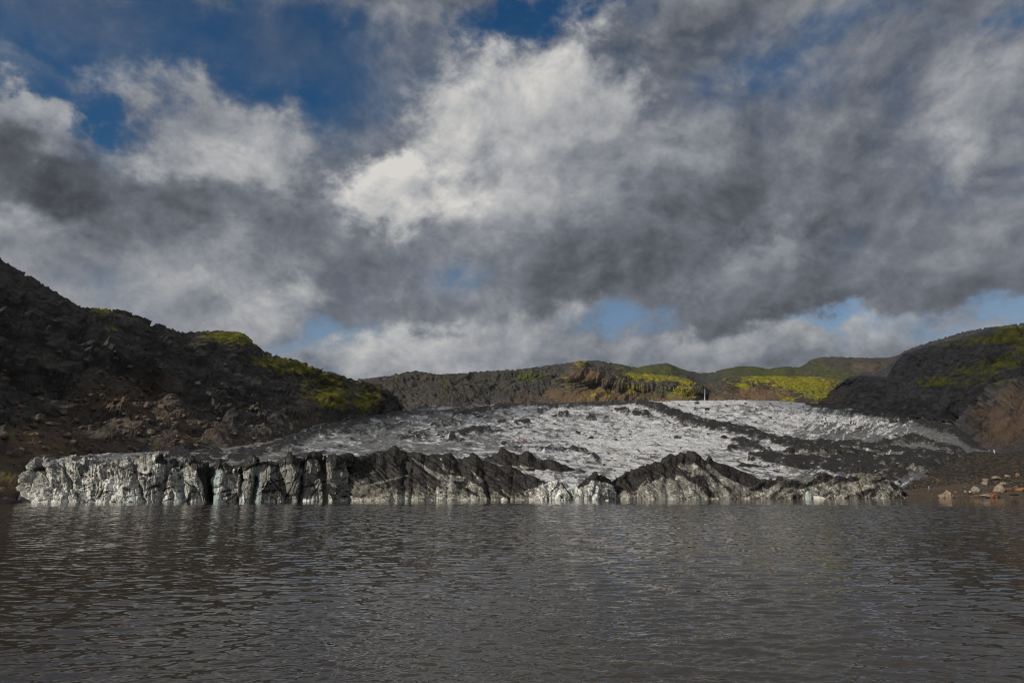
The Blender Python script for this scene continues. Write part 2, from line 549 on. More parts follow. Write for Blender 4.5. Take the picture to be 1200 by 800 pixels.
def build_water():
    nu = 1100
    az = np.linspace(math.radians(-54), math.radians(54), nu)
    rows = [3.0]
    while rows[-1] < 420:
        r = rows[-1]
        rows.append(r + min(max(0.018, 0.45 * r * r / (683 * CAMH)), 0.22 if r < 128 else 0.5) if r < 200 else r * 1.03)
    r = np.array(rows)
    R, A = np.meshgrid(r, az, indexing='ij')
    X, Y = R * np.sin(A), R * np.cos(A)
    dr = np.gradient(r)[:, None]
    calm = 1 - 0.62 * ss(112, 124, Y + 6 * fbm(X / 30, Y / 30, o=2))
    Z = np.zeros_like(X)
    gust = 0.85 + 0.35 * fbm(X / 14, Y / 22, o=3)
    rng = np.random.default_rng(5)
    N = 70
    lams = np.exp(rng.uniform(math.log(0.10), math.log(1.2), N))
    for lam in lams:
        k = 2 * math.pi / lam
        th = rng.normal(0.06, 0.42)
        s = 0.019 * (lam / 0.5) ** -0.15 * rng.uniform(0.6, 1.3)
        w = ss(2.0, 4.0, lam / (dr * (0.35 + 0.65 * abs(math.cos(th)))))
        ph = rng.uniform(0, 6.28)
        arg = k * (X * math.sin(th) - Y * math.cos(th)) + ph + 1.4 * 0
        Z += (s / k) * np.sin(arg) * w
    Z *= gust * calm * 1.5
    me = grid_mesh('water', np.stack([X, Y, Z], -1), {'calm': calm * (1 + 1.5 * ss(18, 85, Y))})
    tag(link('water', me, mat_water()), kind='structure')


build_water()

# ------------------------------------------------------------------ hills
M_left = mat_rock('dark_layered_basalt', (0.020, 0.020, 0.021), (0.068, 0.064, 0.060), (0.115, 0.080, 0.052), (0.055, 0.060, 0.010), (0.19, 0.175, 0.018), 1.0, 0.75)
M_right = mat_rock('grey_scree_basalt', (0.022, 0.023, 0.027), (0.062, 0.063, 0.070), (0.070, 0.046, 0.030), (0.050, 0.058, 0.008), (0.10, 0.10, 0.012))
M_far = mat_rock('far_mossy_cliff_rock', (0.022, 0.021, 0.019), (0.085, 0.073, 0.056), (0.105, 0.070, 0.042), (0.075, 0.085, 0.010), (0.23, 0.20, 0.010), 1.25, 0.4)  # bright moss is real, but also carries the far sun patches as colour
M_far_dark = mat_rock('far_dark_ridge_rock', (0.024, 0.024, 0.024), (0.055, 0.052, 0.047), (0.085, 0.06, 0.04), (0.035, 0.045, 0.010), (0.055, 0.065, 0.010), 1.4)


def pix_blobs(px, py, lst):
    s = np.zeros_like(px)
    for (x, y, rx, ry, a) in lst:
        s = np.maximum(s, a * np.exp(-(((px - x) / rx) ** 2 + ((py - y) / ry) ** 2)))
    return s


def hill(name, mat, curves, vk, nu, nv, amp, lam, gully, strata, moss_b, brown_b, seed, crest_v, mossy_flat=0.0, fine=1.0, crest=None, crag=6.0):
    G, v = loft(curves, vk, nu, nv)
    N = normals(G)
    if np.mean(N[..., 1]) > 0: N = -N
    X, Y, Z = (G[..., i] for i in range(3))
    V = v[:, None] + 0 * X
    U = np.cumsum(np.hypot(np.gradient(X, axis=1), np.gradient(Y, axis=1)), axis=1)
    keep = 1 - 0.88 * np.exp(-((V - crest_v) / 0.05) ** 2)
    d = amp * fbm(X / lam + seed, Y / lam, Z / lam, o=6, g=0.52)
    d += amp * 0.7 * ridged(X / lam * 1.7 + seed, Y / lam * 1.7, Z / lam * 1.1, o=5) - amp * 0.25
    wob = fbm(X / lam + 5, Y / lam, Z / lam * 2, o=3)
    d += gully * ridged(U / (lam * 0.55) + 1.1 * wob, Z / (lam * 3.2) + seed, o=4, g=0.55) * ss(0.02, 0.2, V)
    st = Z / (lam * 0.16) + 1.3 * wob
    d += strata * (np.abs(np.mod(st, 2.0) - 1.0) - 0.5) * 2 * np.clip(0.6 + 1.5 * wob, 0, 1.3)
    d += fine * 0.35 * amp * ridged(X / lam * 7, Y / lam * 7, Z / lam * 7, o=3, g=0.6)
    d += crag * (1.2 * facet(X / lam * 1.25, Y / lam * 1.25, Z / lam * 2.2, int(seed) + 11) + 0.8 * facet(X / lam * 3.2, Y / lam * 3.2, Z / lam * 4.5, int(seed)) + 0.42 * facet(X / lam * 8.5, Y / lam * 8.5, Z / lam * 12, int(seed) + 5)) * ss(0.06, 0.26, V)
    G = G + N * (d * keep)[..., None]
    if crest is not None:
        cpx = np.array([c[0] for c in crest]); cpy = np.array([c[1] for c in crest])
        wv = ss(0.1, crest_v, V)
        b0, b1 = cpx[0], cpx[-1]
        nb = int((b1 - b0) / 3)
        for _ in range(4):
            px, py = PR(G)
            bi = np.clip(((px - b0) / (b1 - b0) * nb).astype(int), 0, nb - 1)
            top = np.full(nb, 1e9); np.minimum.at(top, bi.ravel(), py.ravel())
            bc = b0 + (np.arange(nb) + .5) * (b1 - b0) / nb
            err = np.where(top < 1e8, top - np.interp(bc, cpx, cpy), 0)
            err = np.convolve(np.pad(err, 3, mode='edge'), np.array([.05, .1, .2, .3, .2, .1, .05]), mode='valid')
            G[..., 2] += np.interp(px, bc, err) * wv * Y / F * 0.9
    N2 = normals(G)
    if np.mean(N2[..., 2]) < 0: N2 = -N2
    px, py = PR(G)
    moss = pix_blobs(px, py, moss_b) + mossy_flat * ss(0.55, 0.9, N2[..., 2])
    brown = pix_blobs(px, py, brown_b)
    me = grid_mesh(name, G, {'moss': moss, 'brown': brown})
    return tag(link(name, me, mat), kind='structure')


# near hill on the left of the lake
crestL = [(-260, 190, 300), (-120, 240, 340), (-40, 280, 395), (0, 302, 420), (15, 312, 428), (40, 325, 440), (60, 338, 455), (95, 359, 480), (120, 361, 500), (145, 363, 520), (170, 372, 545),
          (200, 384, 575), (215, 389, 590), (230, 388, 605), (255, 387, 630), (270, 388, 645), (285, 389, 660), (296, 398, 670), (310, 411, 685), (330, 418, 705), (345, 420, 720), (370, 430, 750),
          (400, 439, 790), (420, 446, 815), (440, 449, 840), (455, 456, 860), (468, 467, 880), (476, 480, 900), (482, 489, 915)]
footL = [(-300, 'z', -3, 70), (-100, 'z', -3, 118), (0, 'z', -3, 130), (18, 'z', -3, 138), (40, 'z', -2, 152), (110, 'z', 1, 190), (200, 550, 225), (300, 532, 290), (360, 519, 400), (420, 500, 620), (460, 492, 800), (484, 491, 920)]
lowL = [(-290, 540, 100), (-100, 556, 140), (0, 552, 168), (40, 546, 180), (110, 540, 215), (200, 534, 255), (300, 522, 325), (360, 508, 430), (420, 490, 640), (460, 486, 812), (484, 489, 921)]
talusL = [(-280, 440, 150), (-100, 490, 190), (0, 508, 232), (60, 500, 250), (130, 490, 300), (210, 482, 350), (290, 490, 420), (360, 485, 500), (420, 470, 680), (460, 477, 825), (483, 489, 920)]
benchL = [(-270, 330, 205), (-100, 395, 250), (0, 428, 290), (60, 425, 310), (120, 420, 350), (190, 436, 410), (260, 440, 490), (340, 452, 580), (400, 458, 715), (450, 465, 840), (483, 488, 918)]
backL = [(-280, 180, 420), (-120, 245, 460), (0, 308, 540), (95, 367, 600), (200, 394, 700), (270, 397, 770), (345, 432, 830), (400, 452, 880), (455, 470, 930), (480, 492, 970)]
bottomL = [(-300, 420, 700), (0, 470, 800), (200, 500, 1000), (300, 500, 1100), (400, 500, 1150), (478, 500, 1200)]
hill('hill', M_left, [footL, lowL, talusL, benchL, crestL, backL, bottomL], [0, .10, .30, .5, .8, .9, 1.0], 860, 430, 7.0, 85.0, 5.0, 1.6,
     [(285, 394, 38, 11, 1.1), (255, 393, 25, 6, .9), (318, 424, 34, 10, .75), (350, 432, 38, 10, .85), (390, 462, 38, 24, .78), (430, 470, 30, 22, .74), (410, 492, 40, 14, .45), (375, 445, 40, 12, .6), (440, 455, 25, 10, .5),
      (120, 363, 30, 5, .75), (160, 366, 14, 4, .75), (20, 312, 14, 8, .35), (20, 362, 14, 6, .5), (225, 400, 30, 14, .3), (330, 405, 18, 8, .5),
      (20, 500, 40, 25, .36), (70, 490, 50, 20, .30), (15, 510, 30, 10, .45), (130, 385, 14, 8, .45), (60, 415, 60, 6, .3), (8, 556, 20, 7, .5)],
     [(150, 470, 110, 50, .55), (60, 530, 150, 40, .6), (220, 500, 90, 35, .5), (360, 500, 60, 25, .45), (430, 490, 40, 20, .4), (0, 560, 60, 40, .8), (300, 520, 50, 20, .5)],
     3.0, 0.8, 0.12, crest=crestL, crag=7.5)

# hill on the right
crestR = [(952, 476, 1480), (962, 468, 1460), (975, 455, 1420), (990, 444, 1370), (1005, 438, 1330), (1022, 436, 1300), (1038, 431, 1260), (1047, 421, 1235), (1058, 411, 1200), (1075, 405, 1150),
          (1090, 400, 1100), (1110, 394, 1050), (1130, 388, 1000), (1160, 383, 930), (1200, 378, 850), (1260, 366, 720), (1400, 330, 560)]
footR = [(946, 482, 1430), (1000, 493, 1050), (1050, 503, 760), (1095, 516, 540), (1118, 530, 390), (1144, 549, 288), (1200, 552, 270), (1260, 556, 240), (1420, 560, 190)]
lowR = [(948, 478, 1440), (1000, 482, 1080), (1050, 492, 820), (1100, 502, 620), (1140, 510, 470), (1165, 515, 365), (1200, 516, 315), (1260, 520, 270), (1420, 520, 205)]
midR = [(950, 477, 1460), (985, 462, 1300), (1030, 465, 1050), (1080, 468, 820), (1130, 468, 640), (1170, 460, 520), (1200, 455, 440), (1260, 450, 380), (1420, 440, 300)]
upR = [(951, 476, 1470), (980, 455, 1380), (1020, 446, 1220), (1060, 435, 1080), (1110, 424, 900), (1160, 415, 760), (1200, 412, 660), (1260, 402, 560), (1420, 380, 440)]
backR = [(952, 480, 1600), (990, 452, 1560), (1060, 420, 1480), (1130, 398, 1350), (1200, 390, 1200), (1400, 350, 900)]
bottomR = [(952, 500, 1900), (1100, 500, 1800), (1400, 480, 1400)]
hill('hill', M_right, [footR, lowR, midR, upR, crestR, backR, bottomR], [0, .15, .4, .6, .8, .9, 1], 700, 400, 6.0, 100.0, 2.6, 2.2,
     [(1190, 388, 34, 9, .9), (1170, 398, 55, 6, .85), (1120, 404, 25, 3, .65), (1100, 448, 28, 7, .85), (1145, 435, 40, 10, .75), (1175, 425, 40, 10, .75), (1200, 410, 25, 14, .75), (1160, 447, 40, 8, .5), (1090, 427, 12, 3, .4), (975, 465, 18, 10, .45), (1180, 470, 20, 5, .35)],
     [(1180, 500, 60, 35, .75), (1200, 470, 60, 30, .6), (1150, 480, 30, 14, .55), (1120, 470, 60, 14, .35), (970, 465, 25, 12, .6), (1160, 485, 16, 6, 1.0)],
     21.0, 0.8, 0.10, crest=crestR, crag=8.0)

# far dark ridge
FARCREST = [(560, 440, 2900), (640, 428, 2900), (680, 423, 2900), (700, 422, 2900), (725, 426, 2900), (745, 430, 2900), (765, 427, 2900), (782, 425, 2900), (800, 432, 2900), (815, 436, 2900), (830, 437, 2900), (845, 433, 2900),
     (865, 429, 2900), (885, 429, 2900), (900, 432, 2900), (920, 429, 2900), (938, 430, 2900), (950, 421, 2900), (965, 418, 2900), (985, 418, 2900), (1010, 419, 2900), (1040, 419, 2900), (1060, 414, 2900), (1120, 412, 2900), (1200, 420, 2900)]
hill('hill', M_far_dark, [
    [(560, 490, 2500), (1200, 490, 2500)],
    [(560, 455, 2650), (700, 447, 2650), (830, 456, 2650), (950, 445, 2600), (1200, 440, 2600)],
    FARCREST,
    [(560, 446, 3200), (745, 438, 3200), (950, 428, 3200), (1200, 430, 3200)],
    [(560, 500, 3600), (1200, 500, 3600)]], [0, .3, .75, .88, 1], 420, 150, 16.0, 240.0, 8.0, 4.0,
    [(760, 433, 60, 8, .75), (900, 436, 60, 8, .8), (960, 432, 20, 14, .6), (985, 440, 30, 12, .65), (975, 448, 22, 8, .9)], [(1010, 430, 50, 10, .6)], 5.0, 0.75, 0.2, crest=[(p[0], p[1]) for p in FARCREST])

# plateau beyond the left hill
PLATCREST = [(380, 448, 1950), (430, 443, 1950), (455, 440, 1950), (472, 436, 1950), (487, 434, 1950), (500, 436, 1950), (512, 438, 1950), (540, 437, 1950), (560, 435, 1950), (590, 433, 1950), (610, 432, 1950), (640, 433, 1950), (660, 431, 1950), (700, 436, 1950)]
hill('hill', M_far_dark, [
    [(380, 492, 1700), (700, 488, 1700)],
    [(380, 470, 1780), (480, 470, 1780), (580, 468, 1780), (700, 470, 1780)],
    [(380, 456, 1850), (480, 452, 1850), (580, 448, 1850), (700, 452, 1850)],
    PLATCREST,
    [(380, 460, 2200), (700, 448, 2200)],
    [(380, 500, 2500), (700, 500, 2500)]], [0, .25, .5, .75, .88, 1], 520, 210, 15.0, 120.0, 14.0, 6.0,
    [(620, 440, 24, 9, .85), (540, 445, 60, 7, .4), (520, 462, 20, 8, .45), (590, 455, 40, 10, .35), (470, 440, 20, 3, .4)],
    [(500, 445, 70, 8, .3), (600, 472, 70, 8, .55), (480, 470, 40, 8, .4), (630, 465, 30, 12, .6)], 8.0, 0.75, 0.1, crest=[(p[0], p[1]) for p in PLATCREST])

# mesa left of the waterfall
hill('hill', M_far, [
    [(630, 488, 1640), (660, 488, 1560), (760, 488, 1560), (822, 488, 1600), (832, 488, 1720)],
    [(636, 472, 1700), (660, 470, 1610), (760, 470, 1610), (818, 470, 1640), (830, 472, 1740)],
    [(646, 458, 1720), (665, 452, 1650), (700, 452, 1650), (760, 455, 1650), (816, 458, 1670), (829, 462, 1755)],
    [(655, 440, 1720), (667, 430, 1650), (690, 432, 1640), (735, 446, 1650), (800, 450, 1690), (818, 453, 1700), (828, 456, 1765)],
    [(658, 436, 1800), (666, 429, 1760), (675, 423, 1760), (684, 422, 1760), (695, 427, 1800), (735, 434, 1950), (770, 438, 1950), (800, 441, 1950), (820, 449, 1950), (828, 453, 1950)],
    [(662, 448, 2000), (700, 440, 2100), (760, 446, 2200), (828, 460, 2200)],
    [(662, 500, 2300), (828, 500, 2300)]], [0, .2, .4, .62, .78, .88, 1], 520, 270, 8.0, 80.0, 13.0, 4.5,
    [(680, 426, 14, 5, .7), (740, 440, 14, 6, .85), (770, 441, 40, 6, 1.0), (805, 446, 18, 6, .95), (740, 455, 22, 8, .66), (700, 462, 30, 12, .52), (800, 460, 24, 14, .72), (765, 460, 40, 10, .45), (670, 445, 14, 12, .45)],
    [(700, 465, 60, 14, .9), (650, 465, 16, 12, .6), (780, 470, 50, 8, .7), (690, 440, 30, 12, .7)], 12.0, 0.74, 0.1, crag=4.0, crest=[(660, 434), (667, 429), (675, 423), (684, 422), (695, 427), (735, 434), (770, 438), (800, 441), (820, 449), (828, 453)])

# mesa right of the waterfall
hill('hill', M_far, [
    [(826, 488, 1740), (836, 488, 1560), (880, 488, 1520), (960, 488, 1480), (1000, 492, 1500)],
    [(827, 472, 1750), (836, 472, 1610), (880, 470, 1570), (960, 472, 1540), (1000, 480, 1560)],
    [(828, 460, 1760), (838, 458, 1640), (870, 455, 1630), (905, 458, 1640), (960, 462, 1640), (1000, 470, 1650)],
    [(829, 453, 1770), (840, 448, 1690), (868, 446, 1720), (905, 447, 1760), (960, 450, 1800), (1000, 460, 1800)],
    [(830, 449, 1850), (840, 446, 1850), (850, 442, 1900), (880, 440, 2050), (920, 440, 2100), (960, 441, 2100), (1000, 446, 2100)],
    [(830, 460, 2150), (900, 446, 2300), (1000, 452, 2300)],
    [(830, 500, 2400), (1000, 500, 2400)]], [0, .2, .42, .62, .78, .88, 1], 420, 260, 6.0, 80.0, 6.0, 3.0,
    [(900, 444, 45, 6, .95), (945, 450, 45, 12, 1.05), (965, 464, 34, 10, .9), (925, 468, 20, 6, .6), (855, 455, 8, 16, .5), (870, 452, 14, 5, .9), (850, 444, 14, 4, .5)],
    [(880, 462, 36, 10, 1.0), (840, 470, 16, 10, .9), (910, 462, 24, 8, .8)], 31.0, 0.78, 0.1, crag=3.5, crest=[(832, 449), (840, 446), (850, 442), (880, 440), (920, 440), (960, 441), (1000, 446)])

# ------------------------------------------------------------------ waterfall
m, t = base_mat('falling_water')
pos = t.n('ShaderNodeNewGeometry').outputs['Position']
n = t.noise(t.scalev(pos, (1, 1, 0.12)), 0.5, 5, 0.6)
finish(t, t.mix(t.mr(n, 0.35, 0.65), (0.16, 0.17, 0.18), (0.58, 0.60, 0.60)), 0.5, None, 0.3)
nv, nu = 60, 16
vv, uu = np.meshgrid(np.linspace(0, 1, nv), np.linspace(-1, 1, nu), indexing='ij')
wid = 0.4 + 0.85 * vv ** 1.6 + 0.25 * fbm(vv * 8, uu * 0 + 3, o=3)
G = P(826.0 + wid * uu + 0.5 * fbm(vv * 3, uu * 0, o=3), 455.5 + 18 * vv, 1555 - 10 * (1 - uu ** 2) - 8 * vv)
tag(link('waterfall', grid_mesh('waterfall', G), m), 'thin white waterfall dropping down the dark gap between two mossy cliffs', 'waterfall')

# ------------------------------------------------------------------ glacier
M_field = mat_ice('crevassed_ice', (1, 0.9, 1), (0.54, 0.56, 0.59), (0.11, 0.113, 0.12), 0.6, 1.5, 0.39, 0.64, lines=(0.35, 0.10, 0.35), speck=0.45, lines2=(0.35, 1.0, 1.0), linek=0.75)
M_cliff = mat_ice('calving_ice', (1, 1, 0.30), (0.63, 0.655, 0.64), (0.16, 0.16, 0.148), 0.22, 0.8, 0.41, 0.61, lines2=(0.9, 0.9, 0.25), linek=0.8)
M_ridge = mat_ice('ash_covered_ice', (1, 1, 0.6), (0.46, 0.465, 0.42), (0.11, 0.108, 0.096), 0.25, 0.8, 0.39, 0.60, lines2=(0.4, 0.4, 0.9), linek=0.8)

glacier = bpy.data.objects.new('glacier', None)
COL.objects.link(glacier)
glacier.location = (0, 160, 0)
tag(glacier, 'broad grey glacier streaked with black ash, ending in an ice cliff at the lake', 'glacier')


def child(name, G, mat, attrs):
    o = link(name, grid_mesh(name, G - np.array([0, 160.0, 0]), attrs), mat, glacier)
    return o


def polyline_mask(px, py, pl, amp=1.0):
    """pl: (x, y, w) - soft band along a traced line"""
    best = np.zeros_like(px)
    for (x0, y0, w0), (x1, y1, w1) in zip(pl[:-1], pl[1:]):
        dx, dy = x1 - x0, (y1 - y0)
        L = dx * dx + dy * dy
        tt = np.clip(((px - x0) * dx + (py - y0) * dy) / L, 0, 1)
        d = np.hypot(px - x0 - tt * dx, py - y0 - tt * dy)
        best = np.maximum(best, 1 - ss(0.4, 1.5, d / (w0 + tt * (w1 - w0))))
    return best * amp


def stripes(px, py, ang, long, short, seed, o=5):
    """streaky field drawn out along a dip of ang degrees (picture sense: + is down to the right)"""
    a = math.radians(ang)
    s = px * math.cos(a) + py * math.sin(a)
    c = -px * math.sin(a) + py * math.cos(a)
    c = c + 2.5 * fbm(px / 25 + seed, py / 25, o=3)
    return fbm(s / long + seed, c / short, seed * 0.37, o=o, g=0.58)


def build_field():
    c = [
        [(30, 552, 158), (150, 545, 160), (250, 549, 164), (400, 546, 172), (520, 545, 184), (600, 552, 188), (700, 565, 190), (800, 566, 195), (900, 566, 200), (1000, 568, 208), (1090, 566, 228), (1160, 556, 262)],
        [(60, 541, 185), (200, 537, 190), (300, 533, 215), (400, 524, 250), (500, 519, 262), (600, 522, 260), (700, 534, 255), (800, 531, 260), (900, 534, 262), (1000, 543, 265), (1080, 541, 265), (1150, 538, 275)],
        [(150, 534, 240), (330, 521, 330), (400, 510, 390), (500, 509, 400), (600, 509, 400), (700, 514, 400), (800, 509, 400), (900, 511, 395), (1000, 517, 390), (1080, 522, 370), (1160, 529, 345)],
        [(250, 527, 300), (380, 505, 480), (440, 497, 600), (520, 496, 640), (620, 495, 640), (720, 495, 640), (800, 492, 640), (900, 491, 630), (1000, 500, 600), (1070, 508, 540), (1168, 523, 430)],
        [(330, 520, 340), (430, 495, 650), (478, 489, 900), (560, 485, 950), (640, 484, 950), (720, 483, 950), (800, 480, 950), (900, 478, 950), (1000, 490, 860), (1070, 501, 690), (1175, 518, 500)],
        [(380, 503, 500), (470, 487, 920), (520, 480, 1450), (600, 478, 1500), (680, 477, 1500), (750, 474, 1500), (800, 473, 1500), (860, 473, 1500), (940, 477, 1430), (1000, 488, 1050), (1060, 496, 800), (1185, 514, 520)],
        [(420, 505, 700), (500, 490, 1500), (600, 484, 1850), (800, 480, 1850), (940, 484, 1750), (1010, 490, 1300), (1170, 512, 650)]]
    c0 = [(p[0], 'z', -4.0, p[2] - 1.5) for p in c[0]]
    G, v = loft([c0] + c, [0, .06, .20, .36, .53, .70, .92, 1.0], 1300, 580)
    px, py = PR(G)
    X, Y, Z = (G[..., i] for i in range(3))
    S = Y / 400.0
    # ash bands: medial moraine, margins, scattered cones
    wx = px + 6 * fbm(px / 22, py / 9, o=4); wy = py + 4.5 * fbm(px / 22 + 7, py / 7, o=4)
    ash = polyline_mask(wx, wy, [(742, 474, 4), (757, 477, 5), (775, 484, 6), (800, 494, 6), (826, 503, 6), (850, 509, 7), (880, 514, 6), (900, 520, 5), (935, 529, 6), (965, 534, 7), (1010, 546, 8), (1040, 556, 10)])
    for pl, a in [
        ([(528, 518, 2.5), (550, 513, 3.5), (572, 509, 2.5)], 1), ([(530, 489, 2), (560, 487, 3), (575, 488, 1.5)], 1), ([(470, 493, 3), (500, 490, 2.5), (545, 483, 2)], .8),
        ([(560, 482, 2), (590, 479, 3), (625, 477, 3), (660, 478, 3), (700, 477, 3), (740, 475, 3)], .95), ([(490, 480, 2), (560, 479, 1.6)], .7), ([(606, 501, 2), (620, 499, 2)], .8), ([(632, 487, 2.5), (638, 484, 2.5)], .9),
        ([(655, 492, 1.5), (664, 490, 2)], .9), ([(688, 495, 1.5), (697, 493, 1.5)], .8), ([(590, 525, 2), (612, 522, 2)], .6), ([(720, 484, 1.5), (735, 487, 2)], .9), ([(745, 488, 4), (760, 492, 3)], .9),
        ([(945, 480, 2.5), (1000, 488, 3), (1030, 494, 5), (1070, 500, 7), (1110, 510, 9), (1140, 520, 8), (1160, 528, 7)], 1.0), ([(970, 484, 2), (1010, 492, 2)], .8),
        ([(1025, 532, 4), (1050, 525, 3), (1070, 521, 3), (1100, 530, 3), (1130, 538, 3)], .85), ([(1040, 548, 8), (1080, 548, 8), (1120, 546, 6)], .9), ([(880, 541, 4), (940, 546, 6), (1000, 552, 7), (1060, 553, 8)], 1.0), ([(960, 527, 3), (1010, 531, 4), (1060, 538, 4), (1110, 541, 5)], .9), ([(855, 531, 3), (885, 526, 3), (900, 535, 4)], .8),
        ([(845, 522, 2), (875, 525, 3), (915, 537, 3)], .75), ([(790, 503, 1.3), (812, 506, 1.3)], .7), ([(640, 534, 3), (675, 533, 3), (700, 545, 3)], .7), ([(380, 515, 2), (420, 511, 2.5), (455, 505, 2)], .7), ([(400, 508, 2), (430, 501, 2.5)], .8),
        ([(470, 519, 1.5), (495, 516, 2)], .7), ([(200, 534, 3), (260, 540, 4), (330, 528, 5), (380, 509, 5), (440, 493, 5), (480, 489, 4)], .95), ([(340, 535, 3), (380, 533, 3)], .7), ([(505, 505, 1.5), (535, 500, 2)], .7)]:
        ash = np.maximum(ash, polyline_mask(wx, wy, pl, a))
    ash_big = ash.copy()
    fl = stripes(px, py, -7, 34, 1.8, 91.0) * ss(760, 640, px) + stripes(px, py, 13, 34, 1.8, 92.0) * ss(640, 760, px) * ss(960, 880, px) + stripes(px, py, -26, 26, 1.8, 93.0) * ss(880, 960, px)
    ash = np.maximum(ash, 0.8 * ss(0.16 - 0.09 * ss(720, 560, px), 0.38, fl))
    # small scattered dirt
    sc = fbm(px / 14 + 40, py / 4.0, o=5)
    ash = np.maximum(ash, 0.85 * ss(0.12, 0.40, sc - 0.08 * ss(560, 860, px)))
    ash = ash * (0.86 + 0.9 * fbm(px / 9 + 11, py / 3.2, o=4))
    # relief: ogives / crevasses that run down valley, rubble where ash lies
    u = X / 1.0; w = Y
    flow = fbm(X / 60, Y / 160, o=4)
    crev = ridged((X + 0.25 * Y) / 26 + 1.5 * flow, Y / 75 + flow, o=5, g=0.6)
    crev2 = ridged((X - 0.5 * Y) / 15 + 2 * flow, (Y + .3 * X) / 30, o=4, g=0.6)
    rub = ridged(X / 9, Y / 16, o=5, g=0.6)
    big = fbm(X / 80 + 3, Y / 120, o=4)
    right = ss(820, 1000, px)
    edge = ss(0.05, 0.16, v)[:, None] * np.clip(S, 0.5, 1.6)
    fin = ridged(X / 5.5 + flow, Y / 9 + 2 * flow, o=4, g=0.65)
    d = 3.0 * big + 1.7 * crev + (1.2 + 1.1 * right) * crev2 + (0.9 + 0.8 * right) * fin
    d += ash_big * (1.2 + 2.6 * np.clip(rub, -0.2, 1)) + 0.5 * ash
    d += (0.9 - 0.3 * right) * facet((X + .3 * Y) / 9, (Y - .3 * X) / 14, X * 0, 3) + 0.5 * facet(X / 4, Y / 6, X * 0, 8)
    steep = np.exp(-((px - 760) / 90) ** 2 - ((py - 523) / 14) ** 2)
    d += 2.0 * steep * ridged((X + .7 * Y) / 12, (Y - X) / 60, o=4)
    G = G.copy()
    G[..., 2] += d * edge * 0.85 * (0.15 + 0.85 * ss(1150, 1115, px))
    groove = 0.75 * ss(-0.20, -0.50, crev2) + 0.6 * ss(-0.2, -0.5, fin) * right
    ash = np.maximum(ash, groove * (0.6 + 0.8 * fbm(px / 30 + 4, py / 10, o=3)))  # crevasse grooves darkened through the ash mask
    dirt = 0.5 * ss(0.25, -0.5, crev) + 0.9 * right * ss(0.35, -0.3, crev2) + 0.5 * fbm(px / 60, py / 12, o=4) + 0.55 * ss(1040, 1120, px) + 0.25 * ss(560, 440, px)  # real dirt, plus a darker left side that paints shade on the ice
    dirt += 0.55 * ss(900, 1000, px) * ss(497, 518, py) - 0.12 + 0.22 * ss(680, 540, px) - 0.35 * ss(480, 474, py) * ss(760, 800, px)  # the left-hand rise again puts shade into the ice colour
    dirt -= 0.45 * steep
    dirt += 2.0 * ss(900, 980, px) * stripes(px, py, -28, 14, 2.2, 77.0) + 1.3 * stripes(px, py, 6, 18, 1.9, 78.0) * ss(1000, 900, px)
    dirt += 0.9 * ss(680, 760, px) * ss(860, 800, px) * ss(505, 520, py) * stripes(px, py, 40, 18, 2.2, 79.0)
    blue = 0.12 + 0.15 * ss(600, 450, px) + 0.2 * fbm(px / 30, py / 10, o=3)
    child('ice_field', G, M_field, {'ash': ash, 'dirt': dirt, 'blue': blue})


build_field()


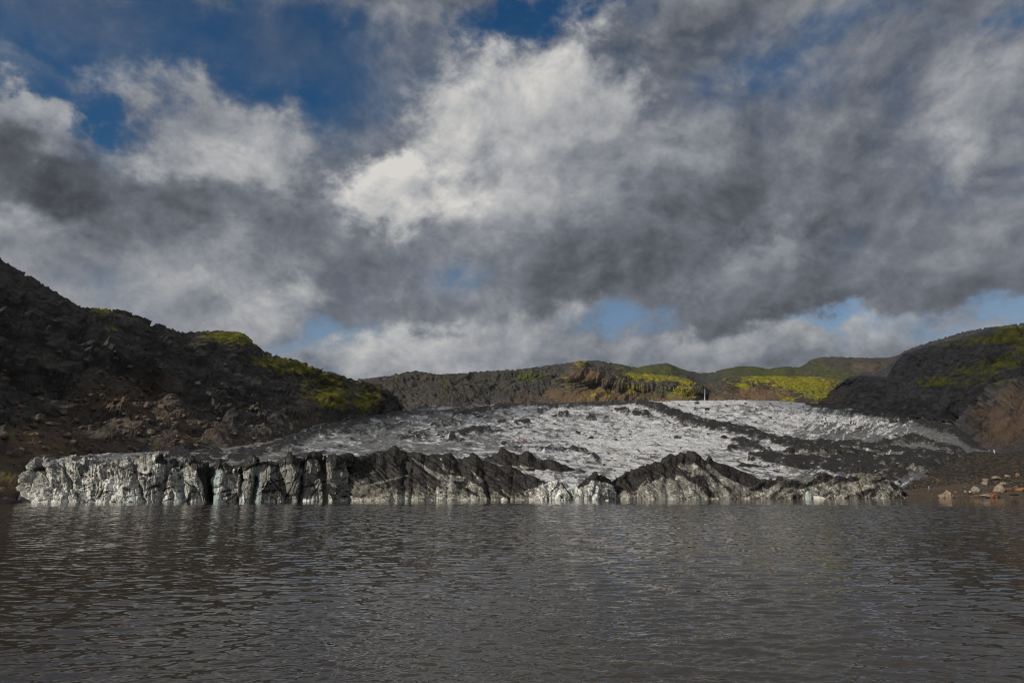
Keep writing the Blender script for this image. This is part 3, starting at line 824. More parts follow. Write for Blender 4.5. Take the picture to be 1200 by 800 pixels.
def build_ridge(name, crest, base_Y, back_dY, mid, mat, seed, ash_fn, cracks=(), base_z=-1.0, amp=1.0, blue_fn=None, dirt_fn=None, nvis=110, head=0.0, leftcap=0.0, rightcap=0.0, dens=1.6, dip=30.0, notch=0.3, blocky=0.16):
    """crest: (px, py, dY) ahead of base_Y(px); mid: fraction (height, depth) of the break between cliff and slope"""
    px0, px1 = crest[0][0], crest[-1][0]
    nu = int((px1 - px0) * dens)
    t = np.linspace(px0, px1, nu)
    cp = np.array(crest, float)
    py = np.interp(t, cp[:, 0], cp[:, 1])
    dY = np.interp(t, cp[:, 0], cp[:, 2])
    bY = np.interp(t, [b[0] for b in base_Y], [b[1] for b in base_Y])
    py = py + (1.3 if head else 0.8) * fbm(t / 7 + seed, t * 0 + seed, o=4) * amp
    capL = np.exp(-(t - px0) / 12.0) * leftcap
    capR = np.exp(-(px1 - t) / 12.0) * rightcap
    bY = bY + capL + capR
    crestP = P(t, py, bY + dY)
    tt = (t - W / 2) / F

    def at(frac_h, frac_y):
        z = base_z + (crestP[:, 2] - base_z) * frac_h
        Y = bY + dY * frac_y
        d = Y * CT + (z - CAMH) * ST
        return np.stack([tt * d, Y, z], -1)
    rows = [at(0, 0)] + [at(h, y) for (h, y) in mid] + [crestP]
    # shallow top, then down the back
    bk = crestP.copy(); bk[:, 1] += back_dY * 0.45; bk[:, 0] *= 1 + 0.45 * back_dY / (bY + dY); bk[:, 2] += -0.35 * back_dY * (0.25 if head else 0.9)
    bk2 = crestP.copy(); bk2[:, 1] += back_dY; bk2[:, 0] *= 1 + back_dY / (bY + dY); bk2[:, 2] = np.minimum(bk[:, 2] - 3, -1)
    rows += [bk, bk2]
    C = np.stack(rows)
    k = len(mid) + 1
    vk = np.concatenate([[0], [0.72 * (i + 1) / k for i in range(k)], [0.86, 1.0]])
    v = np.linspace(0, 1, nvis)
    G = cat1(v, vk, C)
    V = v[:, None] + 0 * G[..., 0]
    T = t[None, :] + 0 * V
    hh = np.clip((G[..., 2] - base_z) / np.maximum(crestP[:, 2] - base_z, 0.5)[None, :], 0, 1)
    X, Y, Z = (G[..., i] for i in range(3))
    N = normals(G)
    if np.mean(N[: nvis // 2, :, 1]) > 0: N = -N
    front = (0.25 + 0.75 * ss(0.70, 0.50, V)) * ss(0.86, 0.74, V) if head else ss(0.74, 0.45, V)
    d = 1.0 * amp * fbm(X / 7 + seed, Y / 7, Z / 7, o=6, g=0.6) + 0.55 * amp * ridged(X / 4.2 + seed, Y / 4.2, Z / 3.4, o=5, g=0.6) - 0.25 * amp
    d += 1.3 * amp * fbm(T / 22 + seed, V * 1.6, o=3)
    d += blocky * (1.5 * facet((X + 0.25 * Z) / 3.8, Y / 4.2, Z / 9.5, int(seed)) + 0.7 * facet(X / 1.7, Y / 1.7, Z / 2.3, int(seed) + 9))
    d += 0.55 * blocky * ridged(T / 5.5 + 1.2 * fbm(T / 18, hh * 2 + seed, o=3), hh * 1.1 + seed, o=4, g=0.6)
    keep = 1 - 0.75 * np.exp(-((V - 0.72) / 0.03) ** 2)
    d = d if head else 0.75 * d
    dd = d * keep
    wob = 3.0 * fbm(Z / 5 + seed, T / 40, o=3)
    crk = np.zeros_like(X)
    for (cx, dep, wd, lean) in cracks:
        q = (T - cx - lean * (hh - 0.5) + wob) / wd
        g = np.exp(-np.abs(q) ** 1.3)
        dd = dd - dep * g * front * (1.0 if head else notch)
        crk = np.maximum(crk, g * min(1, dep / 3))
    px_, py_ = PR(G)
    dd = dd + 1.1 * amp * keep * ss(0.82, 0.7, V) * stripes(px_, py_, dip, 30, 4.5, seed + 0.5) * (0.5 if head else 1.5)
    G = G + N * dd[..., None]
    ppx, ppy = PR(G)
    ash = ash_fn(T, hh, ppx, ppy, V)
    blue = 0.10 + 0.18 * ss(0.25, 0.0, hh) + 0.35 * crk if blue_fn is None else blue_fn(T, hh, crk)
    dirt = 0.25 * fbm(ppx / 12 + seed, ppy / 8, o=4) + 0.25 * hh if dirt_fn is None else dirt_fn(T, hh, ppx, ppy)
    return child(name, G, mat, {'ash': ash, 'dirt': dirt, 'blue': blue})


BASEY = [(0, 150), (20, 141), (60, 139), (150, 141), (250, 145), (330, 150), (420, 156), (520, 164), (600, 168), (700, 173), (800, 180), (900, 188), (1000, 196), (1100, 206)]

# --- calving cliff on the left
crestA = [(15, 586, 1), (20, 575, 3), (24, 566, 4), (29, 555, 6), (38, 547, 8), (52, 541, 10), (75, 537.5, 12), (82, 536.5, 12), (105, 537, 12), (135, 538, 12), (152, 539, 12), (165, 537, 12), (176, 535, 12), (188, 533, 13), (200, 536, 12), (210, 539, 11), (222, 540, 10),
          (238, 541, 8), (246, 541, 9), (252, 545, 9), (262, 546, 9), (275, 547, 9), (284, 549, 8), (289, 544, 5), (296, 537, 4), (304, 535, 4), (309, 540, 6), (316, 542, 6), (328, 541, 5), (340, 541, 6), (350, 540, 6), (353, 536, 6), (360, 532, 5), (367, 531, 5), (374, 536, 6), (380, 541, 8), (390, 540, 5), (400, 539, 4), (409, 539, 4), (412, 544, 8), (416, 560, 12)]
crestA = [(a, b + 4.5 * math.exp(-((a - 130) / 110) ** 2) if a > 30 else b + 2, c) for a, b, c in crestA]


def ashA(T, hh, px, py, V):
    s = stripes(px, py, -18, 22, 3.5, 2.0)
    top = ss(0.80, 1.0, hh) * 0.75 * ss(150, 260, T) + ss(0.72, 0.80, V) * 0.15
    a = top + 0.85 * ss(0.02, 0.34, s) + 0.05
    a += polyline_mask(px, py, [(229, 542, 6), (238, 550, 7), (242, 565, 5), (245, 584, 5)], 1.1)
    a += polyline_mask(px, py, [(44, 549, 2.5), (52, 550, 2)], .9) + polyline_mask(px, py, [(204, 541, 4), (210, 544, 3)], .9) + polyline_mask(px, py, [(186, 540, 4), (193, 541, 3)], .9) + polyline_mask(px, py, [(250, 540, 4), (262, 543, 5), (270, 546, 3)], .9)
    for pl in ([(208, 556, .8), (222, 568, .8), (232, 571, .7)], [(334, 585, .8), (350, 555, .8), (352, 545, .7)], [(316, 560, 1), (326, 572, 1), (332, 578, .8)], [(362, 584, .8), (372, 572, .9), (378, 560, .8)], [(68, 543, .7), (84, 553, .8)], [(99, 544, .8), (92, 552, 1), (66, 556, .8)], [(150, 550, 1), (170, 556, 1), (185, 552, .7)]):
        a += polyline_mask(px, py, pl, 0.7)
    a -= 0.5 * ss(0.22, 0.05, hh)
    a -= 0.22 * ss(180, 60, T)
    return a


def dirtA(T, hh, px, py):
    return 0.45 * stripes(px, py, 84, 26, 3.0, 4.0) + 0.34 * ss(270, 330, T) * ss(0.05, 0.2, hh) + 0.15 * hh - 0.35 * ss(0.2, 0.0, hh)


build_ridge('ice_cliff', crestA, BASEY, 34, [(0.45, 0.10), (0.80, 0.30)], M_cliff, 2.0, ashA,
            [(55, 1.8, 1.6, -10), (79, 1.6, 1.8, -4), (118, 0.8, 5, 22), (163, 1.6, 2.2, -16), (192, 2.4, 2.4, 12), (212, 2.6, 5.5, -8), (247, 8.5, 3.4, 3),
             (281, 1.6, 1.4, 7), (300, 4.6, 3.0, 12), (331, 2.6, 5.0, -18), (353, 4.0, 1.5, 1), (380, 5.6, 1.8, -3)],
            amp=0.85, blocky=1.0, dirt_fn=dirtA, nvis=150, head=1.0, leftcap=10, rightcap=10, dens=2.2,
            blue_fn=lambda T, hh, c: 0.12 + 0.5 * c + 0.5 * np.exp(-((T - 252) / 9) ** 2) + 0.45 * np.exp(-((T - 303) / 6) ** 2) + 0.25 * ss(0.2, 0, hh))

# --- dark ridge in the middle
crestB = [(396, 560, 6), (402, 542, 6), (409, 539, 6), (413, 538, 7), (425, 536, 9), (440, 531, 12), (447, 531, 12), (456, 528, 13), (464, 525.5, 13), (469, 527, 13), (477, 530, 13), (487, 534, 12), (497, 534, 12), (507, 533, 12), (518, 534, 12), (524, 532, 12), (528, 531, 12), (535, 537, 12),
          (542, 540, 12), (548, 536, 12), (553, 533, 12), (558, 536, 12), (565, 541, 12), (578, 545, 12), (590, 549, 12), (602, 551, 12), (615, 557, 11), (640, 566, 9), (660, 572, 7), (685, 576, 5), (700, 583, 4)]


def ashB(T, hh, px, py, V):
    s = stripes(px, py, 33, 40, 5.0, 6.0)
    s2 = stripes(px, py, -14, 30, 3.0, 9.0)
    k = ss(470, 500, T)
    thr = np.interp(T, [396, 420, 435, 470, 520, 560, 600, 640, 700], [.85, .60, .30, .28, .36, .36, .32, .28, .4])
    a = 1.25 * ss(-0.18, 0.30, hh - thr) + (1.5 * k * s + 1.2 * (1 - k) * s2) + 0.20 * (1 - k)
    a += polyline_mask(px, py, [(470, 542, 3), (492, 556, 4), (512, 564, 4)], 0.7)
    a -= polyline_mask(px, py, [(483, 537, 1.2), (500, 550, 2), (515, 558, 3), (540, 561, 3)], 1.5)
    a -= polyline_mask(px, py, [(516, 538, 2), (520, 548, 2.5), (530, 553, 2)], 1.0)
    a -= polyline_mask(px, py, [(428, 556, 1), (455, 549, 1.6), (478, 547, 1)], 0.9) + polyline_mask(px, py, [(420, 571, 1), (450, 564, 1.6), (480, 556, 1)], 0.8)
    a -= polyline_mask(px, py, [(552, 551, 1), (565, 563, 2)], 1.2)
    a += polyline_mask(px, py, [(540, 570, 1.2), (560, 580, 1.5)], 0.7) + polyline_mask(px, py, [(566, 566, 1.5), (572, 583, 3)], .7)
    a -= 0.55 * ss(0.20, 0.04, hh)
    return a


build_ridge('ice_ridge', crestB, BASEY, 26, [(0.34, 0.08), (0.62, 0.45)], M_ridge, 6.0, ashB,
            [(399, 2.0, 2.5, 0), (409, 1.5, 2, 4), (424, 1.2, 3, 14), (455, 1.2, 4, -14), (475, 3.0, 3, 6), (484, 2.0, 3, 5), (500, 1.4, 4, -6), (512, 1.2, 2.5, 0), (526, 1.6, 3, 6), (545, 2.0, 4, -18), (556, 1.6, 3, -14), (571, 4.0, 3, -10), (600, 1.6, 2.5, 4), (618, 1.5, 2.5, -4)],
            amp=0.9, nvis=150, dens=2.0, leftcap=8,
            blue_fn=lambda T, hh, c: 0.10 + 0.30 * c + 0.2 * ss(0.25, 0, hh) + 0.5 * np.exp(-((T - 403) / 5) ** 2),
            dirt_fn=lambda T, hh, px, py: 0.5 * stripes(px, py, 80, 18, 3.0, 3.0) + 0.75 * ss(500, 430, T) * ss(0.12, 0.3, hh) + 0.2 * hh - 0.3 * ss(.25, .05, hh))

# --- black crest behind it
crestC = [(530, 556, 10), (545, 546, 10), (560, 541, 12), (572, 536, 12), (582, 533, 12), (586, 527, 12), (588, 525, 12), (592, 528, 12), (600, 532, 12), (608, 534, 12), (614, 530, 12), (619, 529, 12), (624, 535, 12), (632, 540, 12), (646, 541, 12), (655, 544, 12), (668, 549, 12), (680, 553, 12), (700, 559, 10), (715, 562, 9), (740, 572, 8)]


def ashC(T, hh, px, py, V):
    s = stripes(px, py, 30, 40, 5.0, 14.0)
    thr = np.interp(T, [530, 600, 640, 700, 740], [.30, .25, .25, .35, .4])
    a = 1.3 * ss(-0.25, 0.2, hh - thr) + 1.4 * s
    a -= polyline_mask(px, py, [(575, 545, 1.5), (600, 547, 2), (625, 548, 1.5)], 1.4) + polyline_mask(px, py, [(608, 556, 3), (632, 560, 4)], 1.3) + polyline_mask(px, py, [(650, 553, 2), (662, 562, 2.5)], 1.1)
    return a


build_ridge('ice_ridge', crestC, [(500, 183), (600, 184), (740, 190)], 22, [(0.34, 0.15), (0.66, 0.5)], M_ridge, 14.0, ashC,
            [(570, 1.2, 4, 8), (598, 1.5, 4, 10), (640, 1.6, 5, 12), (672, 1.6, 5, 10)], amp=0.8, nvis=110, dens=1.9)

# --- pale low ice front right of the dark ridge
crestD = [(612, 582, 2), (622, 574, 3), (634, 571, 4), (646, 567, 5), (655, 565.5, 5), (662, 567, 5), (670, 573, 5), (678, 569, 5), (690, 565, 6), (698, 560, 6), (706, 560, 6), (713, 562, 6), (718, 567, 5), (721, 574, 4), (723, 583, 2)]


def ashD(T, hh, px, py, V):
    s = stripes(px, py, -40, 20, 3.5, 22.0)
    return 0.75 * s + 1.1 * ss(0.78, 1.0, hh) * ss(670, 690, T) + polyline_mask(px, py, [(659, 566, .8), (664, 574, 1), (671, 582, 1.2)], .9) + polyline_mask(px, py, [(640, 582, 1.5), (652, 570, 1.2)], .6) - 0.02


build_ridge('ice_cliff', crestD, [(600, 165), (723, 171)], 16, [(0.5, 0.12), (0.85, 0.4)], M_cliff, 22.0, ashD,
            [(640, 1.2, 2.4, 6), (652, 1.6, 2.2, 8), (660, 1.4, 1.6, 4), (671, 3.5, 2.4, 3), (684, 1.2, 2.5, -6), (696, 1.8, 2.2, 10), (707, 1.2, 2.4, 8)],
            amp=0.7, blocky=0.6, nvis=90, dens=2.2, leftcap=5, rightcap=6,
            blue_fn=lambda T, hh, c: 0.2 + 0.45 * c + 0.15 * ss(.3, 0, hh), dirt_fn=lambda T, hh, px, py: 0.4 * stripes(px, py, 80, 14, 2.5, 5.0) + 0.06)

# --- peaked ridge right of the middle
crestE = [(706, 584, 3), (712, 572, 5), (720, 563, 8), (735, 556, 10), (745, 552, 11), (756, 548, 12), (768, 545, 12), (776, 541, 12), (784, 536.5, 12), (790, 536, 12), (797, 533, 12), (805, 531, 12), (813, 530, 12), (817, 533, 12), (821, 537, 12), (825, 540, 11), (829, 538, 11), (832, 537, 11), (837, 542, 11), (845, 546, 11),
          (855, 549, 11), (866, 553, 11), (878, 558, 10), (890, 564, 9), (905, 571, 7), (930, 578, 4), (945, 583, 3)]


def ashE(T, hh, px, py, V):
    s = stripes(px, py, np.float64(38), 34, 5.0, 31.0)
    s2 = stripes(px, py, -50, 30, 4.0, 33.0)
    k = ss(760, 790, T)
    thr = np.interp(T, [706, 740, 790, 830, 880, 940], [.50, .52, .58, .66, .50, .6])
    a = 1.25 * ss(-0.15, 0.22, hh - thr) + 1.6 * (k * s + (1 - k) * s2) + 0.12
    a += polyline_mask(px, py, [(784, 540, 2), (800, 556, 3), (822, 570, 4), (832, 581, 5)], .75) + polyline_mask(px, py, [(832, 541, 2), (855, 556, 3), (875, 569, 3)], .5) + polyline_mask(px, py, [(730, 560, 5), (742, 575, 6)], .7) + polyline_mask(px, py, [(815, 562, 4), (845, 562, 5), (856, 574, 3)], .6) + polyline_mask(px, py, [(768, 566, 1.5), (778, 550, 1.5)], .5)
    a -= polyline_mask(px, py, [(797, 545, 3), (810, 548, 5), (822, 552, 4)], 1.2) + polyline_mask(px, py, [(830, 547, 3), (850, 563, 4), (880, 576, 4)], 1.4) + polyline_mask(px, py, [(755, 574, 4), (775, 565, 4), (790, 575, 4)], .5)
    a -= 0.4 * ss(0.16, 0.03, hh)
    return a


build_ridge('ice_ridge', crestE, BASEY, 24, [(0.36, 0.22), (0.68, 0.58)], M_ridge, 31.0, ashE,
            [(722, 2.5, 3, 2), (742, 1.8, 4, -16), (768, 1.8, 3, -14), (782, 2.6, 3.4, -8), (796, 1.4, 3, -20), (812, 1.8, 4, -22), (828, 1.8, 3, -14), (843, 1.6, 3, -22), (870, 1.6, 4, -20), (900, 1.4, 4, -14)],
            amp=1.0, nvis=150, dens=2.0, leftcap=5)

# --- dark jumble to the right
crestF = [(868, 584, 3), (878, 574, 5), (892, 567, 7), (905, 563, 8), (916, 560, 8), (926, 564, 8), (938, 567, 8), (948, 566, 8), (956, 559, 8), (966, 556, 8), (975, 560, 8), (988, 562, 8), (1000, 557, 8), (1010, 554, 8), (1018, 553, 8), (1026, 557, 8), (1036, 561, 8), (1048, 569, 7), (1058, 577, 5), (1066, 583, 3)]


def ashF(T, hh, px, py, V):
    s = stripes(px, py, -30, 22, 5.0, 41.0)
    a = 1.35 * s + 0.42 + 0.3 * ss(.6, .9, hh)
    a -= polyline_mask(px, py, [(1000, 556, 2), (1015, 558, 4), (1030, 560, 2)], .9) + polyline_mask(px, py, [(945, 580, 3), (952, 573, 4), (962, 579, 2)], 1.1) + polyline_mask(px, py, [(925, 560, 2), (905, 574, 3), (890, 578, 3)], .6) + polyline_mask(px, py, [(940, 564, 3), (952, 560, 2)], .5) + polyline_mask(px, py, [(985, 566, 3), (1000, 566, 3)], .5)
    return a


build_ridge('ice_ridge', crestF, [(860, 183), (1066, 198)], 22, [(0.36, 0.2), (0.68, 0.55)], M_ridge, 41.0, ashF,
            [(890, 1.5, 4, 14), (915, 1.5, 4, 14), (934, 2.0, 3, 4), (946, 1.8, 2.5, 4), (962, 1.8, 4, -14), (985, 1.4, 4, 10), (1010, 1.4, 4, -10), (1036, 1.6, 4, 8)], amp=1.1, nvis=120, dens=1.9, leftcap=5, rightcap=6)

crestG = [(835, 560, 8), (850, 552, 10), (862, 546, 10), (872, 544.5, 10), (884, 545, 10), (894, 548, 10), (904, 546, 10), (915, 543, 10), (926, 541, 10), (940, 544, 10), (955, 548, 10), (972, 550, 10), (990, 549, 10), (1005, 546, 10), (1015, 549, 10), (1030, 553, 10), (1050, 562, 8), (1070, 572, 6)]
build_ridge('ice_ridge', crestG, [(830, 207), (1070, 215)], 22, [(0.36, 0.2), (0.68, 0.55)], M_ridge, 52.0,
            lambda T, hh, px, py, V: 0.62 + 1.1 * stripes(px, py, -28, 26, 5, 52.0) + 0.3 * ss(.7, 1, hh), [(880, 1.4, 4, 8), (930, 1.6, 5, 10), (980, 1.6, 5, -8), (1020, 1.4, 4, 6)], amp=1.0, nvis=90, dens=1.7)

crestH = [(890, 548, 8), (905, 538, 9), (918, 528, 10), (930, 523, 10), (942, 521, 10), (952, 523, 10), (960, 520, 10), (972, 524, 10), (985, 526, 10), (1000, 526, 10), (1012, 528, 10), (1024, 531, 10), (1034, 537, 10), (1050, 545, 9), (1070, 552, 8)]
build_ridge('ice_ridge', crestH, [(880, 258), (1070, 262)], 24, [(0.36, 0.2), (0.68, 0.55)], M_ridge, 61.0,
            lambda T, hh, px, py, V: 0.50 + 1.0 * stripes(px, py, 24, 26, 4, 61.0) + 0.55 * ss(.80, 1, hh), [(930, 1.6, 5, 8), (975, 1.8, 5, -10), (1010, 1.6, 5, -8)], base_z=2, amp=1.1, nvis=80, dens=1.6)

crestI = [(1000, 572, 8), (1012, 560, 9), (1026, 552, 10), (1042, 546, 10), (1055, 542, 10), (1064, 541, 10), (1074, 544, 10), (1086, 549, 10), (1098, 556, 10), (1112, 566, 8)]
build_ridge('ice_ridge', crestI, [(990, 222), (1112, 226)], 22, [(0.36, 0.2), (0.68, 0.55)], M_ridge, 71.0,
            lambda T, hh, px, py, V: 0.60 + 1.0 * stripes(px, py, -35, 26, 4, 71.0) + 0.3 * ss(.7, 1, hh) - 0.5 * np.exp(-((px - 1085) / 22) ** 2 - ((py - 549) / 6) ** 2), [(1030, 1.6, 5, 8), (1070, 1.8, 5, -10)], amp=1.0, nvis=80, dens=1.6)

# ------------------------------------------------------------------ right shore: moraine and beach
M_mor = mat_rock('brown_moraine', (0.009, 0.0085, 0.008), (0.048, 0.041, 0.033), (0.042, 0.034, 0.026), (0.05, 0.05, 0.012), (0.06, 0.06, 0.012), 0.12)
M_sand = mat_rock('dark_wet_sand', (0.034, 0.027, 0.021), (0.058, 0.045, 0.034), (0.068, 0.052, 0.038), (0.05, 0.04, 0.02), (0.06, 0.05, 0.02), 0.08)


def soft_terrain(name, mat, curves, vk, nu, nv, amp, lam, seed, kind='structure', gully=0.0, brown=0.5):
    G, v = loft(curves, vk, nu, nv)
    X, Y, Z = (G[..., i] for i in range(3))
    d = amp * fbm(X / lam + seed, Y / lam, o=6, g=0.55) + amp * 0.6 * ridged(X / lam * 2 + seed, Y / lam * 2, o=4)
    if gully:
        d += gully * ridged((X + 0.6 * Y) / lam * 1.6 + seed, (Y - X) / lam * 0.3, o=4)
    G = G.copy()
    G[..., 2] += d
    return tag(link(name, grid_mesh(name, G, {'moss': np.zeros_like(X), 'brown': np.full_like(X, brown)}), mat), kind=kind)


soft_terrain('moraine', M_mor, [
    [(1046, 'z', -2, 213), (1080, 'z', -2, 214), (1120, 'z', -2, 214), (1200, 'z', -2, 208), (1450, 'z', -2, 170)],
    [(1054, 577, 219), (1080, 573, 222), (1120, 570, 224), (1160, 571, 220), (1200, 571, 216), (1300, 572, 200), (1450, 574, 180)],
    [(1062, 574, 226), (1084, 564, 232), (1110, 557, 235), (1150, 554, 233), (1200, 556, 228), (1300, 556, 212), (1450, 556, 190)],
    [(1070, 571, 240), (1080, 562, 242), (1090, 556, 243), (1104, 551, 245), (1120, 545, 247), (1134, 538, 248), (1148, 534.5, 248), (1160, 534, 248), (1176, 537.5, 246), (1190, 535, 244), (1205, 533, 242), (1300, 530, 225), (1450, 528, 205)],
    [(1074, 574, 262), (1110, 560, 275), (1160, 545, 285), (1205, 540, 280), (1300, 540, 260), (1450, 540, 240)],
    [(1078, 585, 300), (1160, 560, 330), (1205, 555, 330), (1450, 560, 300)]], [0, .10, .36, .68, .86, 1], 620, 220, 1.1, 9.0, 3.0, gully=1.8, brown=0.2)

soft_terrain('beach', M_sand, [
    [(950, 'z', -1.2, 190), (1060, 'z', -1.2, 197), (1200, 'z', -1.2, 196), (1480, 'z', -1.2, 170)],
    [(960, 'z', 0.15, 199), (1040, 'z', 0.15, 203), (1100, 'z', 0.2, 204), (1200, 'z', 0.2, 203), (1480, 'z', 0.2, 178)],
    [(975, 577.5, 209), (1040, 576.5, 212), (1090, 575.5, 213), (1130, 574, 212), (1200, 575, 210), (1480, 577, 185)],
    [(985, 576.5, 218), (1040, 574, 222), (1085, 573, 222), (1110, 569, 222), (1135, 567, 222), (1165, 569.5, 222), (1200, 571, 220), (1480, 575, 195)],
    [(1000, 585, 240), (1110, 582, 240), (1480, 590, 220)]], [0, .25, .5, .8, 1], 560, 90, 0.16, 3.0, 9.0, brown=0.6)


# ------------------------------------------------------------------ boulders
def ico(sub):
    import bmesh
    bm = bmesh.new()
    bmesh.ops.create_icosphere(bm, subdivisions=sub, radius=1.0)
    co = np.array([v.co[:] for v in bm.verts])
    f = np.array([[v.index for v in q.verts] for q in bm.faces])
    bm.free()
    return co, f


ICO4, ICO2 = ico(4), ico(2)


def rock_co(seed, size, base=ICO4, cuts=9, rough=0.10):
    r = np.random.default_rng(seed)
    co = base[0].copy()
    for _ in range(cuts):                       # chop facets so it reads as broken rock
        n = r.normal(size=3); n /= np.linalg.norm(n)
        h = r.uniform(0.55, 0.85)
        d = co @ n - h
        co = co - np.where(d > 0, d, 0)[:, None] * n
    co *= 1 + rough * fbm(co[:, 0] * 2.2 + seed, co[:, 1] * 2.2, co[:, 2] * 2.2, o=4)[:, None]
    co *= 1 + 0.10 * facet(co[:, 0] * 1.7 + seed, co[:, 1] * 1.7, co[:, 2] * 1.7, seed)[:, None]
    return co * np.array(size)


def tri_mesh(name, co, f):
    me = bpy.data.meshes.new(name)
    me.from_pydata(co.tolist(), [], f.tolist())
    me.update()
    return me


R_tan = mat_simple('tan_boulder_stone', (0.13, 0.10, 0.075), (0.26, 0.20, 0.15), 1.2, 0.9, 0.15)
R_grey = mat_simple('grey_boulder_stone', (0.11, 0.10, 0.085), (0.24, 0.22, 0.18), 1.4, 0.9, 0.15)
R_orange = mat_simple('rust_orange_stone', (0.075, 0.040, 0.025), (0.18, 0.078, 0.040), 1.6, 0.9, 0.12)
R_amber = mat_simple('amber_orange_stone', (0.11, 0.062, 0.030), (0.23, 0.118, 0.048), 1.6, 0.9, 0.12)
R_dark = mat_simple('dark_boulder_stone', (0.015, 0.014, 0.013), (0.035, 0.03, 0.026), 1.4, 0.9, 0.15)
R_ice = mat_ice('stranded_ice', (1, 1, 1), (0.56, 0.56, 0.52), (0.18, 0.18, 0.17), 0.05, 0.4, linek=0.6)

dg_cache = {}


def ground_z(x, y, names=('beach', 'moraine', 'glacier')):
    dg = bpy.context.evaluated_depsgraph_get()
    hit, loc, *_ = scene.ray_cast(dg, Vector((x, y, 400)), Vector((0, 0, -1)))
    return loc.z if hit else 0.0


BOULDERS = [  # px, py of the foot, width px, height px, distance, material, label
    (1110, 582.2, 11.5, 9.0, 203, R_tan, 'biggest pale tan boulder at the water edge, standing alone'),
    (1102.5, 582.0, 7, 4.5, 203.5, R_tan, 'low tan rock leaning on the left of the biggest water edge boulder'),
    (1143, 577, 8.5, 6.5, 209, R_grey, 'grey round boulder just right of the person in yellow'),
    (1155.5, 571.8, 7, 5.0, 219, R_grey, 'flat topped greyish boulder on the dune behind the round one'),
    (1155.5, 567.5, 5.5, 3.2, 221, R_tan, 'small tan boulder perched highest on the dune'),
    (1171, 577.5, 10, 9.5, 209, R_tan, 'tallest upright tan block among the rocks on the right beach'),
    (1168.5, 568.5, 8, 5.2, 221, R_tan, 'tan boulder resting behind the tallest upright block'),
    (1163.5, 582.2, 11, 6.2, 203.5, R_orange, 'largest rust orange boulder at the waterline'),
    (1154, 582.0, 9.5, 4.0, 204, R_grey, 'low grey slab beside the largest rust orange boulder'),
    (1182, 577, 8, 3.2, 211, R_orange, 'long rust orange rock lying right of the tallest upright block'),
    (1191.5, 574.5, 4.2, 3.0, 214, R_orange, 'red orange rock on the dark bank near the frame edge'),
    (1194, 567.5, 5, 3.2, 222, R_amber, 'amber rock high on the bank under the moraine'),
    (1182, 568, 6, 3.5, 222, R_tan, 'dull tan boulder lying between the tan block and the amber rock'),
    (1143.5, 580.6, 4.2, 2.2, 205, R_amber, 'bright amber stone in front of the person in yellow'),
    (1139.5, 578.5, 4, 2.0, 207, R_orange, 'orange stone touching the feet of the person in yellow'),
    (1120, 577.2, 2.4, 1.9, 209, R_amber, 'lone small orange stone between the biggest boulder and the person in yellow'),
    (1197, 577.5, 9, 5.0, 210, R_amber, 'wide ochre rock cut by the frame edge'),
    (1176, 572.5, 6, 3.6, 218, R_grey, 'grey rock half hidden behind the tallest upright block'),
    (1131, 577, 3, 2.6, 209, R_grey, 'small grey stone just left of the person in yellow'),
    (1188, 580.0, 9, 2.4, 205.5, R_dark, 'flat blackish rock by the water near the frame edge'),
]
bpy.context.view_layer.update()
for i, (px, py, w, h, Y, mt, lab) in enumerate(BOULDERS):
    c = P(px, py, Y)
    z = ground_z(c[0], c[1])
    W_, H_ = w * Y / F, h * Y / F
    co = rock_co(100 + i, (W_ / 2 / 0.8, W_ / 2 / 0.85, H_ / 1.35), cuts=11)
    co[:, 2] += H_ * 0.30
    if 'upright' in lab and 'tallest upright tan block' in lab:
        co[:, 0] += 0.10 * (co[:, 2]) * np.sin(co[:, 2] * 3)
    o = link('boulder', tri_mesh('boulder', co, ICO4[1]), mt)
    o.location = (c[0], c[1], z - 0.05)
    o.rotation_euler = (0, 0, 0)
    tag(o, lab, 'boulder', 'boulders on the right beach')

# stranded and floating ice
for i, (px, w, h, Y, lab) in enumerate([
    (946, 5.5, 8.0, 186, 'teal white ice block standing in the water before the dark jumbled ice'),
    (957, 14, 3.0, 187, 'low creamy slab of ice at the waterline beside the teal ice block'),
    (711, 3.6, 1.1, 160, 'small white ice floe floating below the pale ice front'),
    (659, 4.2, 1.3, 166, 'flat white ice floe drifting at the foot of the green tinged ice arch'),
    (590, 5, 3.2, 163, 'white wedge of ice at the mouth of a dark crack in the ice front')]):
    c = P(px, HY, Y)
    co = rock_co(300 + i, (w * Y / F / 1.6, w * Y / F / 1.9, h * Y / F / 1.2), cuts=10, rough=0.2)
    co[:, 2] += h * Y / F * 0.25
    me = tri_mesh('ice_floe', co, ICO4[1])
    for k, val in (('ash', -0.4), ('dirt', -0.3), ('blue', 0.7 if i == 0 else 0.15)):
        a = me.attributes.new(k, 'FLOAT', 'POINT'); a.data.foreach_set('value', np.full(len(co), val, dtype=np.float32))
    o = link('ice_floe', me, R_ice)
    o.location = (c[0], c[1], 0)
    tag(o, lab, 'ice floe', 'ice floes along the glacier front')


def scree(name, pts, sizes, mat, seed):
    r = np.random.default_rng(seed)
    protos = [rock_co(seed + k, (1, 0.8, 0.7), ICO2, 7, 0.15) for k in range(6)]
    nf, nvt = len(ICO2[1]), len(ICO2[0])
    co, fs = [], []
    for i, (p, s) in enumerate(zip(pts, sizes)):
        q = protos[r.integers(6)] * s
        a = r.uniform(0, 6.28)
        q = np.stack([q[:, 0] * math.cos(a) - q[:, 1] * math.sin(a), q[:, 0] * math.sin(a) + q[:, 1] * math.cos(a), q[:, 2]], -1)
        co.append(q + p); fs.append(ICO2[1] + i * nvt)
    return tag(link(name, tri_mesh(name, np.concatenate(co), np.concatenate(fs)), mat, smooth=False), kind='stuff')


